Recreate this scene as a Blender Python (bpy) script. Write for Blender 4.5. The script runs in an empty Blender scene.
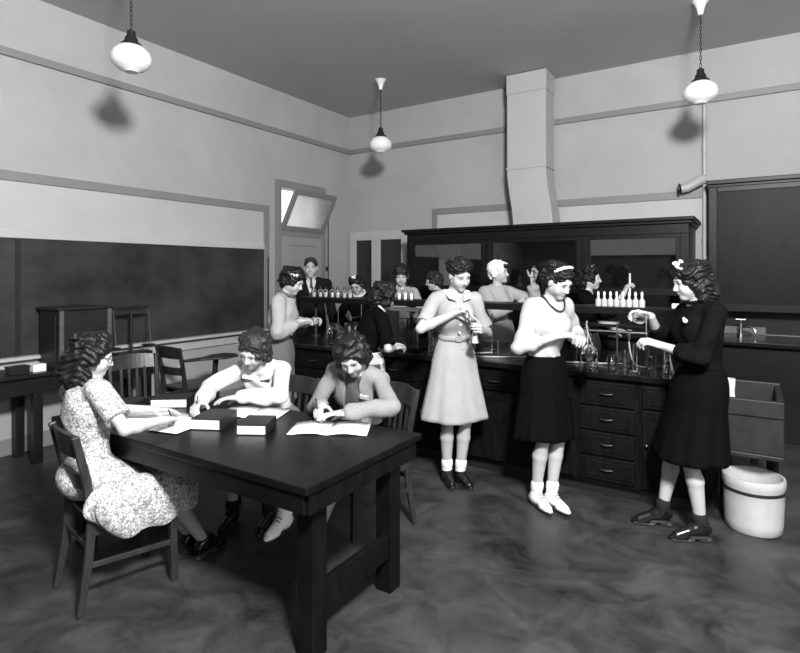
import bpy, bmesh, math, random
import numpy as np
from mathutils import Vector, Matrix, Euler
PI = math.pi
R_ = math.radians
SC = bpy.context.scene
COL = SC.collection
V3 = Vector

# ------------------------------------------------------------------ materials
def mat(name, g, rough=0.5, var=0.0, scale=8.0, stretch=(1, 1, 1), bump=0.0, bscale=60.0, metal=0.0, spec=0.5,
        trans=0.0, ior=1.45, alpha=1.0, coat=0.0, attr=False, dark=None):
    """Grey procedural surface: g is the albedo, var the noise contrast."""
    m = bpy.data.materials.new(name); m.use_nodes = True
    nt = m.node_tree; b = nt.nodes['Principled BSDF']
    b.inputs['Roughness'].default_value = rough
    b.inputs['Metallic'].default_value = metal
    b.inputs['Specular IOR Level'].default_value = spec
    b.inputs['IOR'].default_value = ior
    b.inputs['Transmission Weight'].default_value = trans
    b.inputs['Coat Weight'].default_value = coat
    b.inputs['Base Color'].default_value = (g, g, g, 1)
    tc = nt.nodes.new('ShaderNodeTexCoord'); mp = nt.nodes.new('ShaderNodeMapping')
    nt.links.new(tc.outputs['Object'], mp.inputs['Vector'])
    mp.inputs['Scale'].default_value = stretch
    if attr:
        a = nt.nodes.new('ShaderNodeAttribute'); a.attribute_name = 'Col'
        nt.links.new(a.outputs['Color'], b.inputs['Base Color'])
    elif var > 0:
        n = nt.nodes.new('ShaderNodeTexNoise'); n.inputs['Scale'].default_value = scale
        n.inputs['Detail'].default_value = 6; n.inputs['Roughness'].default_value = 0.6
        nt.links.new(mp.outputs['Vector'], n.inputs['Vector'])
        r = nt.nodes.new('ShaderNodeValToRGB')
        lo, hi = max(0, g * (1 - var)), min(1, g * (1 + var))
        if dark is not None: lo = dark
        r.color_ramp.elements[0].position = 0.3; r.color_ramp.elements[0].color = (lo, lo, lo, 1)
        r.color_ramp.elements[1].position = 0.7; r.color_ramp.elements[1].color = (hi, hi, hi, 1)
        nt.links.new(n.outputs['Fac'], r.inputs['Fac']); nt.links.new(r.outputs['Color'], b.inputs['Base Color'])
    if bump > 0:
        n2 = nt.nodes.new('ShaderNodeTexNoise'); n2.inputs['Scale'].default_value = bscale
        n2.inputs['Detail'].default_value = 4
        nt.links.new(mp.outputs['Vector'], n2.inputs['Vector'])
        bp = nt.nodes.new('ShaderNodeBump'); bp.inputs['Strength'].default_value = bump
        bp.inputs['Distance'].default_value = 0.01
        nt.links.new(n2.outputs['Fac'], bp.inputs['Height']); nt.links.new(bp.outputs['Normal'], b.inputs['Normal'])
    return m

M = {}
M['wall'] = mat('painted_plaster', 0.335, 0.7, 0.07, 1.3, bump=0.08, bscale=90)
M['ceil'] = mat('ceiling_plaster', 0.46, 0.8, 0.05, 1.0)
M['trim'] = mat('painted_trim', 0.19, 0.5, 0.06, 3)
M['trim_white'] = mat('pale_trim', 0.42, 0.45, 0.05, 3)
M['panel'] = mat('pale_panel_plaster', 0.41, 0.6, 0.06, 2)
M['door'] = mat('painted_door', 0.26, 0.5, 0.05, 2)
M['board'] = mat('slate_board', 0.028, 0.6, 0.6, 1.6, (1, 1, 1.4), spec=0.3)
M['wood_dark'] = mat('dark_stained_wood', 0.006, 0.42, 0.5, 5, (1, 1, 9), bump=0.05, bscale=40)
M['wood_hood'] = mat('dark_varnished_wood', 0.005, 0.4, 0.45, 5, (1, 1, 9), spec=.25)
M['wood_cab'] = mat('dark_cabinet_wood', 0.0045, 0.45, 0.6, 4, (7, 1, 1), bump=0.05, bscale=30, spec=.15)
M['wood_table'] = mat('worn_black_table', 0.0035, 0.36, 0.6, 4, (1, 5, 1), bump=0.06, bscale=50, spec=.22)
M['wood_chair'] = mat('chair_wood', 0.020, 0.38, 0.4, 6, (4, 4, 1))
M['wood_box'] = mat('brown_box_wood', 0.013, 0.45, 0.4, 5, (1, 1, 6))
M['wood_box2'] = mat('pale_box_frame', 0.085, 0.45, 0.3, 5, (1, 1, 6))
M['stone'] = mat('black_bench_top', 0.005, 0.22, 0.5, 9)
M['soap'] = mat('grey_soapstone', 0.011, 0.55, 0.5, 12)
M['black'] = mat('black_paint', 0.012, 0.4)
M['iron'] = mat('dark_iron', 0.05, 0.4, metal=0.7)
M['chrome'] = mat('nickel_plate', 0.62, 0.22, metal=1.0)
M['brass'] = mat('dull_handle_metal', 0.12, 0.35, metal=0.9)
M['globe'] = mat('white_opal_glass', 0.78, 0.12, spec=0.6)
M['enamel'] = mat('white_enamel', 0.7, 0.3)
M['crock'] = mat('salt_glazed_stoneware', 0.40, 0.35, 0.14, 5, bump=0.03)
M['duct'] = mat('painted_sheet_metal', 0.37, 0.45, 0.05, 2)
M['paper'] = mat('white_paper', 0.86, 0.7)
M['pages'] = mat('book_page_block', 0.72, 0.8, 0.1, 90, (1, 1, 30))
M['cover'] = mat('dark_book_cloth', 0.010, 0.5, 0.3, 60)
M['pane'] = mat('dark_window_pane', 0.02, 0.06, trans=0.0, spec=0.6)
M['frost'] = mat('frosted_pane', 0.7, 0.45, 0.2, 2.2, trans=.75)
M['rubber'] = mat('grey_rubber_hose', 0.30, 0.5)
M['rubber_dark'] = mat('black_rubber', 0.03, 0.5)
M['skin'] = mat('skin', 0.4, 0.5, attr=True, spec=0.35)
M['eyeglass'] = mat('spectacle_wire', 0.08, 0.3, metal=0.8)
M['tube_liquid'] = mat('pale_liquid', 0.5, 0.2)

def glass_mat(name, tint=1.0, rough=0.02):
    m = bpy.data.materials.new(name); m.use_nodes = True
    nt = m.node_tree; nt.nodes.remove(nt.nodes['Principled BSDF'])
    out = nt.nodes['Material Output']
    g = nt.nodes.new('ShaderNodeBsdfGlossy'); g.inputs['Roughness'].default_value = rough
    g.inputs['Color'].default_value = (1, 1, 1, 1)
    t = nt.nodes.new('ShaderNodeBsdfTransparent'); t.inputs['Color'].default_value = (tint, tint, tint, 1)
    fr = nt.nodes.new('ShaderNodeFresnel'); fr.inputs['IOR'].default_value = 1.62
    mx = nt.nodes.new('ShaderNodeMixShader')
    nt.links.new(fr.outputs[0], mx.inputs[0]); nt.links.new(t.outputs[0], mx.inputs[1]); nt.links.new(g.outputs[0], mx.inputs[2])
    nt.links.new(mx.outputs[0], out.inputs['Surface'])
    return m
M['glass'] = glass_mat('thin_glass', 0.93)
M['pane_glass'] = glass_mat('window_glass', 0.85)
M['frost_glass'] = mat('pale_cloudy_glass', .42, .15, .1, 20)

def floor_mat():
    m = mat('worn_floor', 0.027, 0.42, 0.45, 1.7, bump=0.05, bscale=25)
    nt = m.node_tree; b = nt.nodes['Principled BSDF']
    tc = nt.nodes.new('ShaderNodeTexCoord')
    n = nt.nodes.new('ShaderNodeTexNoise'); n.inputs['Scale'].default_value = 3.1; n.inputs['Detail'].default_value = 9
    n.inputs['Roughness'].default_value = 0.7; n.inputs['Distortion'].default_value = 0.8
    nt.links.new(tc.outputs['Object'], n.inputs['Vector'])
    r = nt.nodes.new('ShaderNodeMapRange'); r.inputs['From Min'].default_value = .35; r.inputs['From Max'].default_value = .65
    r.inputs['To Min'].default_value = .3; r.inputs['To Max'].default_value = .6
    nt.links.new(n.outputs['Fac'], r.inputs['Value']); nt.links.new(r.outputs[0], b.inputs['Roughness'])
    src = b.inputs['Base Color'].links[0].from_socket
    mx = nt.nodes.new('ShaderNodeMix'); mx.data_type = 'RGBA'; mx.blend_type = 'MULTIPLY'; mx.inputs[0].default_value = 1
    r2 = nt.nodes.new('ShaderNodeMapRange'); r2.inputs['From Min'].default_value = .3; r2.inputs['From Max'].default_value = .7
    r2.inputs['To Min'].default_value = .35; r2.inputs['To Max'].default_value = 1.9
    nt.links.new(n.outputs['Fac'], r2.inputs['Value'])
    nt.links.new(src, mx.inputs[6]); nt.links.new(r2.outputs[0], mx.inputs[7]); nt.links.new(mx.outputs[2], b.inputs['Base Color'])
    return m
M['floor'] = floor_mat()

def pattern_mat(name, kind):
    m = bpy.data.materials.new(name); m.use_nodes = True
    nt = m.node_tree; b = nt.nodes['Principled BSDF']; b.inputs['Roughness'].default_value = .8
    b.inputs['Specular IOR Level'].default_value = .2
    tc = nt.nodes.new('ShaderNodeTexCoord')
    if kind == 'floral':
        n = nt.nodes.new('ShaderNodeTexNoise'); n.inputs['Scale'].default_value = 9; n.inputs['Detail'].default_value = 2
        add = nt.nodes.new('ShaderNodeVectorMath'); add.operation = 'MULTIPLY_ADD'
        add.inputs[1].default_value = (.045, .045, .045)
        nt.links.new(tc.outputs['Object'], n.inputs['Vector'])
        nt.links.new(n.outputs['Color'], add.inputs[0]); nt.links.new(tc.outputs['Object'], add.inputs[2])
        v = nt.nodes.new('ShaderNodeTexVoronoi'); v.feature = 'DISTANCE_TO_EDGE'; v.inputs['Scale'].default_value = 58
        nt.links.new(add.outputs[0], v.inputs['Vector'])
        r = nt.nodes.new('ShaderNodeValToRGB')
        e = r.color_ramp.elements
        e[0].position = .02; e[0].color = (.26, .26, .26, 1); e[1].position = .16; e[1].color = (.66, .66, .66, 1)
        nt.links.new(v.outputs['Distance'], r.inputs['Fac'])
        v2 = nt.nodes.new('ShaderNodeTexVoronoi'); v2.inputs['Scale'].default_value = 34
        nt.links.new(add.outputs[0], v2.inputs['Vector'])
        r2 = nt.nodes.new('ShaderNodeValToRGB'); e = r2.color_ramp.elements
        e[0].position = .10; e[0].color = (.35, .35, .35, 1); e[1].position = .28; e[1].color = (1, 1, 1, 1)
        nt.links.new(v2.outputs['Distance'], r2.inputs['Fac'])
        mx = nt.nodes.new('ShaderNodeMix'); mx.data_type = 'RGBA'; mx.blend_type = 'MULTIPLY'; mx.inputs[0].default_value = .8
        nt.links.new(r.outputs['Color'], mx.inputs[6]); nt.links.new(r2.outputs['Color'], mx.inputs[7])
        n3 = nt.nodes.new('ShaderNodeTexNoise'); n3.inputs['Scale'].default_value = 55; n3.inputs['Detail'].default_value = 3; n3.inputs['Distortion'].default_value = 1.2
        nt.links.new(tc.outputs['Object'], n3.inputs['Vector'])
        r3 = nt.nodes.new('ShaderNodeValToRGB'); e = r3.color_ramp.elements
        e[0].position = .42; e[0].color = (.42, .42, .42, 1); e[1].position = .54; e[1].color = (1, 1, 1, 1)
        nt.links.new(n3.outputs['Fac'], r3.inputs['Fac'])
        m3 = nt.nodes.new('ShaderNodeMix'); m3.data_type = 'RGBA'; m3.blend_type = 'MULTIPLY'; m3.inputs[0].default_value = .85
        nt.links.new(mx.outputs[2], m3.inputs[6]); nt.links.new(r3.outputs['Color'], m3.inputs[7])
        nt.links.new(m3.outputs[2], b.inputs['Base Color'])
    if kind == 'plaid':
        sep = nt.nodes.new('ShaderNodeSeparateXYZ'); nt.links.new(tc.outputs['Object'], sep.inputs[0])
        outs = []
        for ax, fq in ((0, 95.0), (2, 80.0)):
            mu = nt.nodes.new('ShaderNodeMath'); mu.operation = 'MULTIPLY'; mu.inputs[1].default_value = fq
            nt.links.new(sep.outputs[ax], mu.inputs[0])
            si = nt.nodes.new('ShaderNodeMath'); si.operation = 'SINE'; nt.links.new(mu.outputs[0], si.inputs[0])
            gt = nt.nodes.new('ShaderNodeMath'); gt.operation = 'GREATER_THAN'; gt.inputs[1].default_value = .1
            nt.links.new(si.outputs[0], gt.inputs[0]); outs.append(gt)
        ad = nt.nodes.new('ShaderNodeMath'); ad.operation = 'ADD'
        nt.links.new(outs[0].outputs[0], ad.inputs[0]); nt.links.new(outs[1].outputs[0], ad.inputs[1])
        r = nt.nodes.new('ShaderNodeMapRange'); r.inputs['From Max'].default_value = 2
        r.inputs['To Min'].default_value = .05; r.inputs['To Max'].default_value = .7
        nt.links.new(ad.outputs[0], r.inputs['Value']); nt.links.new(r.outputs[0], b.inputs['Base Color'])
    return m
M['floral'] = pattern_mat('floral_print_cotton', 'floral')
M['plaid'] = pattern_mat('plaid_wool', 'plaid')
def cloth(name, g, bump=0.25, bscale=180, rough=.85, var=.06):
    return mat(name, g, rough, var, 14, bump=bump, bscale=bscale, spec=.06)
M['grey_dress'] = cloth('pale_grey_cotton', .31)
M['white_knit'] = cloth('white_knit', .40, .4, 120)
M['black_wool'] = cloth('black_wool', .0025)
M['navy_wool'] = cloth('dark_wool_knit', .004, .4, 130)
M['white_cotton'] = cloth('white_cotton', .58)
M['grey_knit'] = cloth('grey_knit', .21, .4, 140)
M['pale_knit'] = cloth('pale_grey_knit', .33, .4, 140)
M['mid_skirt'] = cloth('mid_grey_wool', .12)
M['suit'] = cloth('dark_suit_wool', .010)
M['apron'] = cloth('grey_smock', .16)
M['turban'] = cloth('white_turban_cotton', .8)
M['sock'] = cloth('white_ankle_sock', .8, .5, 150)
M['dark_sock'] = cloth('dark_ankle_sock', .02)
M['shoe_dark'] = mat('dark_shoe_leather', .007, .25, coat=.2)
M['shoe_white'] = mat('white_shoe_leather', .74, .45)
M['sole'] = mat('shoe_sole', .02, .6)
M['hair_dark'] = mat('dark_hair', .006, .5, .6, 30, (1, 1, 1), bump=.25, bscale=140, spec=.35)
M['hair_brown'] = mat('brown_hair', .018, .5, .6, 30, bump=.25, bscale=140, spec=.35)
M['hair_grey'] = mat('greying_hair', .022, .55, .5, 40, bump=.25, bscale=110)
M['petal'] = mat('white_petal', .8, .6)
M['ribbon'] = mat('white_ribbon', .75, .5)
M['beads'] = mat('dark_beads', .02, .25)
M['tie'] = cloth('dark_tie', .06)

# ------------------------------------------------------------------ mesh helpers
def link(o, parent=None):
    COL.objects.link(o)
    if parent is not None: o.parent = parent
    return o
def tag(o, label=None, cat=None, group=None, kind=None):
    if label: o['label'] = label
    if cat: o['category'] = cat
    if group: o['group'] = group
    if kind: o['kind'] = kind
    return o
def thing(name, label, cat, loc=(0, 0, 0), rz=0.0, group=None):
    o = bpy.data.objects.new(name, None); o.empty_display_size = .1
    o.location = loc; o.rotation_euler = (0, 0, rz); link(o)
    return tag(o, label, cat, group)
def copy_tree(o, parent=None):
    c = o.copy(); COL.objects.link(c)
    if parent is not None: c.parent = parent
    for ch in list(o.children): copy_tree(ch, c)
    return c

class MB:
    def __init__(s): s.bm = bmesh.new()
    def box(s, c, size, rot=None):
        m = Matrix.Translation(c) @ (rot.to_4x4() if rot is not None else Matrix()) @ Matrix.Diagonal((*size, 1))
        bmesh.ops.create_cube(s.bm, size=1, matrix=m); return s
    def bx(s, x0, x1, y0, y1, z0, z1):
        return s.box(((x0 + x1) / 2, (y0 + y1) / 2, (z0 + z1) / 2), (abs(x1 - x0), abs(y1 - y0), abs(z1 - z0)))
    def beam(s, p0, p1, w, h, up=(0, 0, 1)):
        p0, p1 = V3(p0), V3(p1); d = p1 - p0; L = d.length; d.normalize()
        up = V3(up); x = d.cross(up)
        if x.length < 1e-4: x = d.cross(V3((0, 1, 0)))
        x.normalize(); z = x.cross(d)
        rot = Matrix((x, d, z)).transposed()
        return s.box((p0 + p1) / 2, (w, L, h), rot)
    def sweep(s, pts, prof, side):
        """Sweep a closed 2-D profile [(a,b)] along pts; side is the fixed lateral axis of a, b is perpendicular."""
        pts = [V3(p) for p in pts]; side = V3(side).normalized(); rings = []
        for i, p in enumerate(pts):
            t = (pts[min(i + 1, len(pts) - 1)] - pts[max(i - 1, 0)]).normalized()
            n = side.cross(t).normalized()
            rings.append([s.bm.verts.new(p + side * a + n * b) for a, b in (prof[i] if isinstance(prof[0][0], (tuple, list)) else prof)])
        k = len(rings[0])
        for r0, r1 in zip(rings, rings[1:]):
            for j in range(k): s.bm.faces.new((r0[j], r0[(j + 1) % k], r1[(j + 1) % k], r1[j]))
        s.bm.faces.new(rings[0][::-1]); s.bm.faces.new(rings[-1]); return s
    def cyl(s, p0, p1, r0, r1=None, seg=16):
        p0, p1 = V3(p0), V3(p1); r1 = r0 if r1 is None else r1
        d = p1 - p0; q = V3((0, 0, 1)).rotation_difference(d)
        m = Matrix.Translation((p0 + p1) / 2) @ q.to_matrix().to_4x4()
        bmesh.ops.create_cone(s.bm, cap_ends=True, segments=seg, radius1=max(r0, 1e-5), radius2=max(r1, 1e-5), depth=d.length, matrix=m); return s
    def tube(s, pts, r, seg=8, closed=False):
        pts = [V3(p) for p in pts]; n = len(pts); rings = []; nrm = None
        for i, p in enumerate(pts):
            a = pts[(i - 1) % n] if closed or i > 0 else p
            b = pts[(i + 1) % n] if closed or i < n - 1 else p
            t = (b - a).normalized()
            if nrm is None:
                nrm = t.orthogonal().normalized()
            nrm = (nrm - t * nrm.dot(t)).normalized(); bn = t.cross(nrm)
            rr = r[i] if isinstance(r, (list, tuple)) else r
            rings.append([s.bm.verts.new(p + (nrm * math.cos(2 * PI * j / seg) + bn * math.sin(2 * PI * j / seg)) * rr) for j in range(seg)])
        prs = list(zip(rings, rings[1:])) + ([(rings[-1], rings[0])] if closed else [])
        for r0, r1 in prs:
            for j in range(seg): s.bm.faces.new((r0[j], r0[(j + 1) % seg], r1[(j + 1) % seg], r1[j]))
        if not closed: s.bm.faces.new(rings[0][::-1]); s.bm.faces.new(rings[-1])
        return s
    def lathe(s, prof, c=(0, 0, 0), seg=28, sx=1, sy=1):
        c = V3(c); rings = []
        for r, z in prof:
            if r < 1e-6: rings.append([s.bm.verts.new(c + V3((0, 0, z)))])
            else: rings.append([s.bm.verts.new(c + V3((r * sx * math.cos(2 * PI * j / seg), r * sy * math.sin(2 * PI * j / seg), z))) for j in range(seg)])
        for a, b in zip(rings, rings[1:]):
            for j in range(seg):
                k = (j + 1) % seg
                if len(a) == 1 and len(b) == 1: continue
                if len(a) == 1: s.bm.faces.new((a[0], b[k], b[j]))
                elif len(b) == 1: s.bm.faces.new((a[j], a[k], b[0]))
                else: s.bm.faces.new((a[j], a[k], b[k], b[j]))
        return s
    def ball(s, c, r, seg=16, sc=(1, 1, 1)):
        m = Matrix.Translation(c) @ Matrix.Diagonal((*sc, 1))
        bmesh.ops.create_uvsphere(s.bm, u_segments=seg, v_segments=max(6, seg // 2), radius=r, matrix=m); return s
    def poly(s, pts, depth):
        """Polygon (3-D points, planar) extruded along the vector depth."""
        a = [s.bm.verts.new(V3(p)) for p in pts]; b = [s.bm.verts.new(V3(p) + V3(depth)) for p in pts]; n = len(a)
        s.bm.faces.new(a[::-1]); s.bm.faces.new(b)
        for j in range(n): s.bm.faces.new((a[j], a[(j + 1) % n], b[(j + 1) % n], b[j]))
        return s
    def grid(s, rows):
        vs = [[s.bm.verts.new(V3(p)) for p in r] for r in rows]
        for r0, r1 in zip(vs, vs[1:]):
            for j in range(len(r0) - 1): s.bm.faces.new((r0[j], r0[j + 1], r1[j + 1], r1[j]))
        return s
    def build(s, name, m, parent=None, bevel=0.0, smooth=False, solid=0.0, subd=0):
        bmesh.ops.recalc_face_normals(s.bm, faces=s.bm.faces[:])
        me = bpy.data.meshes.new(name); s.bm.to_mesh(me); s.bm.free()
        o = bpy.data.objects.new(name, me); me.materials.append(m); link(o, parent)
        if smooth:
            me.polygons.foreach_set('use_smooth', [True] * len(me.polygons))
        if solid:
            md = o.modifiers.new('thickness', 'SOLIDIFY'); md.thickness = solid; md.offset = -1
        if subd:
            md = o.modifiers.new('smooth', 'SUBSURF'); md.levels = subd; md.render_levels = subd
        if bevel:
            md = o.modifiers.new('bevel', 'BEVEL'); md.width = bevel; md.segments = 2; md.limit_method = 'ANGLE'; md.angle_limit = R_(50)
            md.harden_normals = False
        if smooth:
            try:
                for p in me.polygons: p.use_smooth = True
                me.set_sharp_from_angle(angle=R_(45))
            except Exception: pass
        return o
def struct(name, mb, m, bevel=0.0, parent=None, smooth=False):
    o = mb.build(name, m, parent, bevel, smooth)
    if parent is None: o['kind'] = 'structure'
    return o
# ------------------------------------------------------------------ the room
XL, XR, YF, YB, ZC = -5.42, 2.6, -2.2, 6.95, 4.03
struct('floor', MB().bx(XL - .2, XR + .2, YF - .2, YB + .2, -.12, 0), M['floor'])
struct('ceiling', MB().bx(XL - .2, XR + .2, YF - .2, YB + .2, ZC, ZC + .15), M['ceil'])
w = MB(); w.bx(XL - .15, XL, YF, YB, 0, 2.13).bx(XL - .15, XL, YF, YB, 2.73, ZC).bx(XL - .15, XL, YF, 5.43, 2.13, 2.73).bx(XL - .15, XL, 6.25, YB, 2.13, 2.73)
struct('wall_left', w, M['wall'])
struct('wall_back', MB().bx(XL - .15, XR + .15, YB, YB + .15, 0, ZC), M['wall'])
struct('wall_right', MB().bx(XR, XR + .15, YF, YB, 0, ZC), M['wall'])
struct('wall_front', MB().bx(XL - .15, XR + .15, YF - .15, YF, 0, ZC), M['wall'])
# picture rail round both visible walls
struct('trim_1', MB().bx(XL, XL + .03, YF, YB, 3.44, 3.51), M['trim'], .006)
struct('trim_2', MB().bx(XL + .03, XR, YB - .03, YB, 3.44, 3.51), M['trim'], .006)
# panel frame over the chalkboard and its right stile
struct('trim_3', MB().bx(XL, XL + .025, YF, 5.21, 2.37, 2.455).bx(XL, XL + .025, 5.12, 5.21, .86, 2.37), M['trim'], .005)
struct('trim_4', MB().bx(XL, XL + .03, YF, 5.12, 1.875, 1.95), M['trim_white'], .005)
struct('trim_5', MB().bx(XL, XL + .11, YF, 5.21, .815, .845).bx(XL, XL + .03, YF, 5.21, .70, .80), M['trim_white'], .006)
struct('trim_6', MB().bx(-3.90, -.46, YB - .025, YB, 2.40, 2.487).bx(-3.90, -3.82, YB - .025, YB, .92, 2.40), M['trim'], .005)
struct('trim_8', MB().bx(XL, XL + .008, YF, 5.12, 1.95, 2.37).bx(-3.82, -.46, YB - .008, YB, 2.1, 2.40), M['panel'])
struct('baseboard_left', MB().bx(XL, XL + .02, YF, 5.33, 0, .14), M['trim'], .005)
# door with open transom in the left wall
struct('trim_7', MB().bx(XL, XL + .03, 5.33, 5.43, 0, 2.83).bx(XL, XL + .03, 6.25, 6.35, 0, 2.83).bx(XL, XL + .035, 5.43, 6.25, 2.73, 2.83)
       .bx(XL - .1, XL + .03, 5.43, 6.25, 2.07, 2.15), M['trim'], .005)
d = struct('door_1', MB().bx(XL, XL + .012, 5.43, 6.25, .01, 2.07), M['door'])
d2 = MB()
for y0, y1, z0, z1 in ((5.43, 5.54, .01, 2.07), (6.14, 6.25, .01, 2.07), (5.54, 6.14, 1.95, 2.07), (5.54, 6.14, .95, 1.07), (5.54, 6.14, .01, .22)):
    d2.bx(XL + .012, XL + .026, y0, y1, z0, z1)
d2.build('door_frame', M['door'], d, .004)
MB().ball((XL + .07, 6.19, 1.0), .028).build('door_knob', M['brass'], d, smooth=True)
# transom sash, pivoted at its foot and leaning into the room
win = bpy.data.objects.new('window_1', None); win.location = (XL + .02, 5.84, 2.15); win.rotation_euler = (0, R_(28), 0); link(win); win['kind'] = 'structure'
fr = MB().bx(-.02, .02, -.43, .43, 0, .07).bx(-.02, .02, -.43, .43, .53, .60).bx(-.02, .02, -.43, -.36, .07, .53).bx(-.02, .02, .36, .43, .07, .53)
fr.build('window_frame', M['trim'], win, .005)
MB().bx(-.005, .005, -.36, .36, .07, .53).build('window_pane', M['frost'], win)
rod = thing('transom_rod', 'thin dark iron operating rod running up the wall beside the open transom', 'rod', (XL + .045, 6.385, 0))
MB().cyl((0, 0, 1.35), (0, 0, 2.68), .009, seg=8).build('rod', M['black'], rod, smooth=True)
MB().bx(-.028, -.008, -.02, .02, 1.60, 1.66).build('wall_mount', M['black'], rod)
MB().bx(-.028, -.008, -.02, .02, 2.50, 2.56).build('wall_mount', M['black'], rod)
MB().tube([(0, 0, 1.45), (.03, 0, 1.42), (.04, 0, 1.36), (.01, 0, 1.33)], .010).build('handle', M['black'], rod, smooth=True)
MB().tube([(0, 0, 2.64), (.09, -.05, 2.66), (.22, -.11, 2.62)], .008).build('arm', M['black'], rod, smooth=True)
# glazed double door in the back wall corner
gd = struct('door_2', MB().bx(-5.38, -5.26, YB - .04, YB, 0, 2.2).bx(-4.96, -4.80, YB - .04, YB, 0, 2.08).bx(-4.42, -4.32, YB - .04, YB, 0, 2.2)
            .bx(-5.26, -4.42, YB - .04, YB, 2.07, 2.2).bx(-5.26, -4.42, YB - .03, YB, 0, .85), M['trim_white'], .005)
MB().bx(-5.26, -4.96, YB - .015, YB - .005, .85, 2.07).build('door_pane', M['pane'], gd)
MB().bx(-4.80, -4.42, YB - .015, YB - .005, .85, 2.07).build('door_pane', M['pane'], gd)
# window high in the wall behind the camera
struct('window_2', MB().bx(-3.80, -1.10, YF, YF + .03, 1.90, 2.0).bx(-3.80, -1.10, YF, YF + .03, 2.70, 2.80).bx(-3.80, -3.70, YF, YF + .03, 2.0, 2.70).bx(-1.20, -1.10, YF, YF + .03, 2.0, 2.70), M['trim'], .004)
# chalkboard
cb = thing('chalkboard', 'long dark slate chalkboard on the left wall, smeared with erased chalk', 'chalkboard', (XL, 3.0, .845))
MB().bx(.002, .018, -4.0, 2.12, 0, 1.03).build('slate', M['board'], cb)
for y in (-.75,):
    MB().bx(.018, .024, y - .02, y + .02, 0, 1.03).build('joint_strip', M['wood_box'], cb)
pt = MB().cyl((0, 0, 0), (0, 0, .93), .011, .008, 10)
po = tag(pt.build('pointer_stick', M['black'], smooth=True), 'black wooden pointer stick hanging upright at the right end of the chalkboard', 'pointer')
po.location = (XL + .05, 5.165, .85)

# ------------------------------------------------------------------ hanging lamps
def lamp(x, y, label):
    t = thing('pendant_lamp', label, 'lamp', (x, y, 0), group='opal globe pendant lamps')
    prof = [(.0, 3.095), (.05, 3.10), (.055, 3.108), (.10, 3.125), (.138, 3.165), (.145, 3.205), (.135, 3.245), (.10, 3.285), (.062, 3.30)]
    MB().lathe(prof, seg=40).build('globe', M['globe'], t, smooth=True)
    MB().lathe([(.0, 3.43), (.012, 3.425), (.03, 3.41), (.032, 3.375), (.045, 3.36), (.05, 3.33), (.075, 3.312), (.078, 3.296), (.0, 3.296)], seg=28).build('fitter', M['black'], t, smooth=True)
    c = MB(); z = 3.43; k = 0
    while z < 3.89:
        ax = (1, 0) if k % 2 == 0 else (0, 1)
        c.tube([(ax[0] * .009 * math.cos(a), ax[1] * .009 * math.cos(a), z + .02 + .022 * math.sin(a)) for a in [2 * PI * i / 10 for i in range(10)]], .0032, 5, True)
        z += .033; k += 1
    c.build('chain', M['black'], t, smooth=True)
    MB().lathe([(.0, 3.90), (.022, 3.905), (.03, 3.95), (.05, 4.0), (.075, 4.03), (0, 4.03)], seg=24).build('canopy', M['enamel'], t, smooth=True)
lamp(-3.99, 2.43, 'opal globe lamp on a chain above the chalkboard end, nearest the camera')
lamp(-4.01, 5.79, 'small looking opal globe lamp hanging before the back corner of the room')
lamp(-.41, 5.67, 'opal globe lamp hanging above the dark wall cupboard and pipe')

# ------------------------------------------------------------------ fume cupboard, duct, pipes, wall cupboard
fc = thing('fume_cupboard', 'long dark glazed fume cupboard with cornice along the back wall', 'cupboard', (0, 0, .92))
x0, x1, yf = -3.87, -.55, 6.2
MB().bx(x0, x1, 6.90, 6.945, 0, 1.14).bx(x0, x0 + .04, yf + .03, 6.90, 0, 1.14).bx(x1 - .04, x1, yf + .03, 6.90, 0, 1.14).bx(x0, x1, yf + .03, 6.9, 1.12, 1.15).build('carcass', M['wood_hood'], fc, .004)
MB().bx(x0, x1, yf, yf + .03, 1.05, 1.15).build('frieze', M['wood_hood'], fc, .004)
MB().bx(x0 - .03, x1 + .03, yf - .03, 6.945, 1.15, 1.18).bx(x0 - .055, x1 + .055, yf - .06, 6.945, 1.18, 1.215).build('cornice', M['wood_hood'], fc, .006)
for a, b in ((x0, x0 + .08), (-2.77, -2.69), (-1.63, -1.55), (x1 - .08, x1)):
    MB().bx(a, b, yf, yf + .04, 0, 1.05).build('stile', M['wood_hood'], fc, .004)
for a, b in ((x0 + .08, -2.77), (-2.69, -1.63), (-1.55, x1 - .08)):
    s = MB().bx(a, b, yf + .005, yf + .03, .42, .49).bx(a, b, yf + .005, yf + .03, 1.01, 1.05).bx(a, a + .04, yf + .005, yf + .03, .49, 1.01).bx(b - .04, b, yf + .005, yf + .03, .49, 1.01).build('sash', M['wood_hood'], fc, .003)
    MB().bx(a + .04, b - .04, yf + .014, yf + .02, .49, 1.01).build('pane', M['pane_glass'], s)
    MB().cyl((a + .35, yf - .004, .455), (a + .35, yf + .01, .455), .012).cyl((b - .35, yf - .004, .455), (b - .35, yf + .01, .455), .012).build('lift', M['brass'], s, smooth=True)
MB().bx(-3.75, -3.42, 6.86, 6.898, .45, 1.04).build('lining_board', mat('painted_lining', .34, .6, .1, 3), fc)
bc = thing('back_counter', 'dark counter along the back wall under the fume cupboard', 'counter', (0, 0, 0))
MB().bx(-3.9, 1.2, 6.22, 6.94, 0, .88).build('base', M['wood_hood'], bc, .004)
MB().bx(-3.93, 1.2, 6.13, 6.945, .88, .92).build('counter_top', M['stone'], bc, .006)
MB().bx(-.28, .10, 6.905, 6.945, .92, 1.0).build('splashback', mat('grey_slate', .10, .5, .2, 9), bc, .003)

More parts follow.
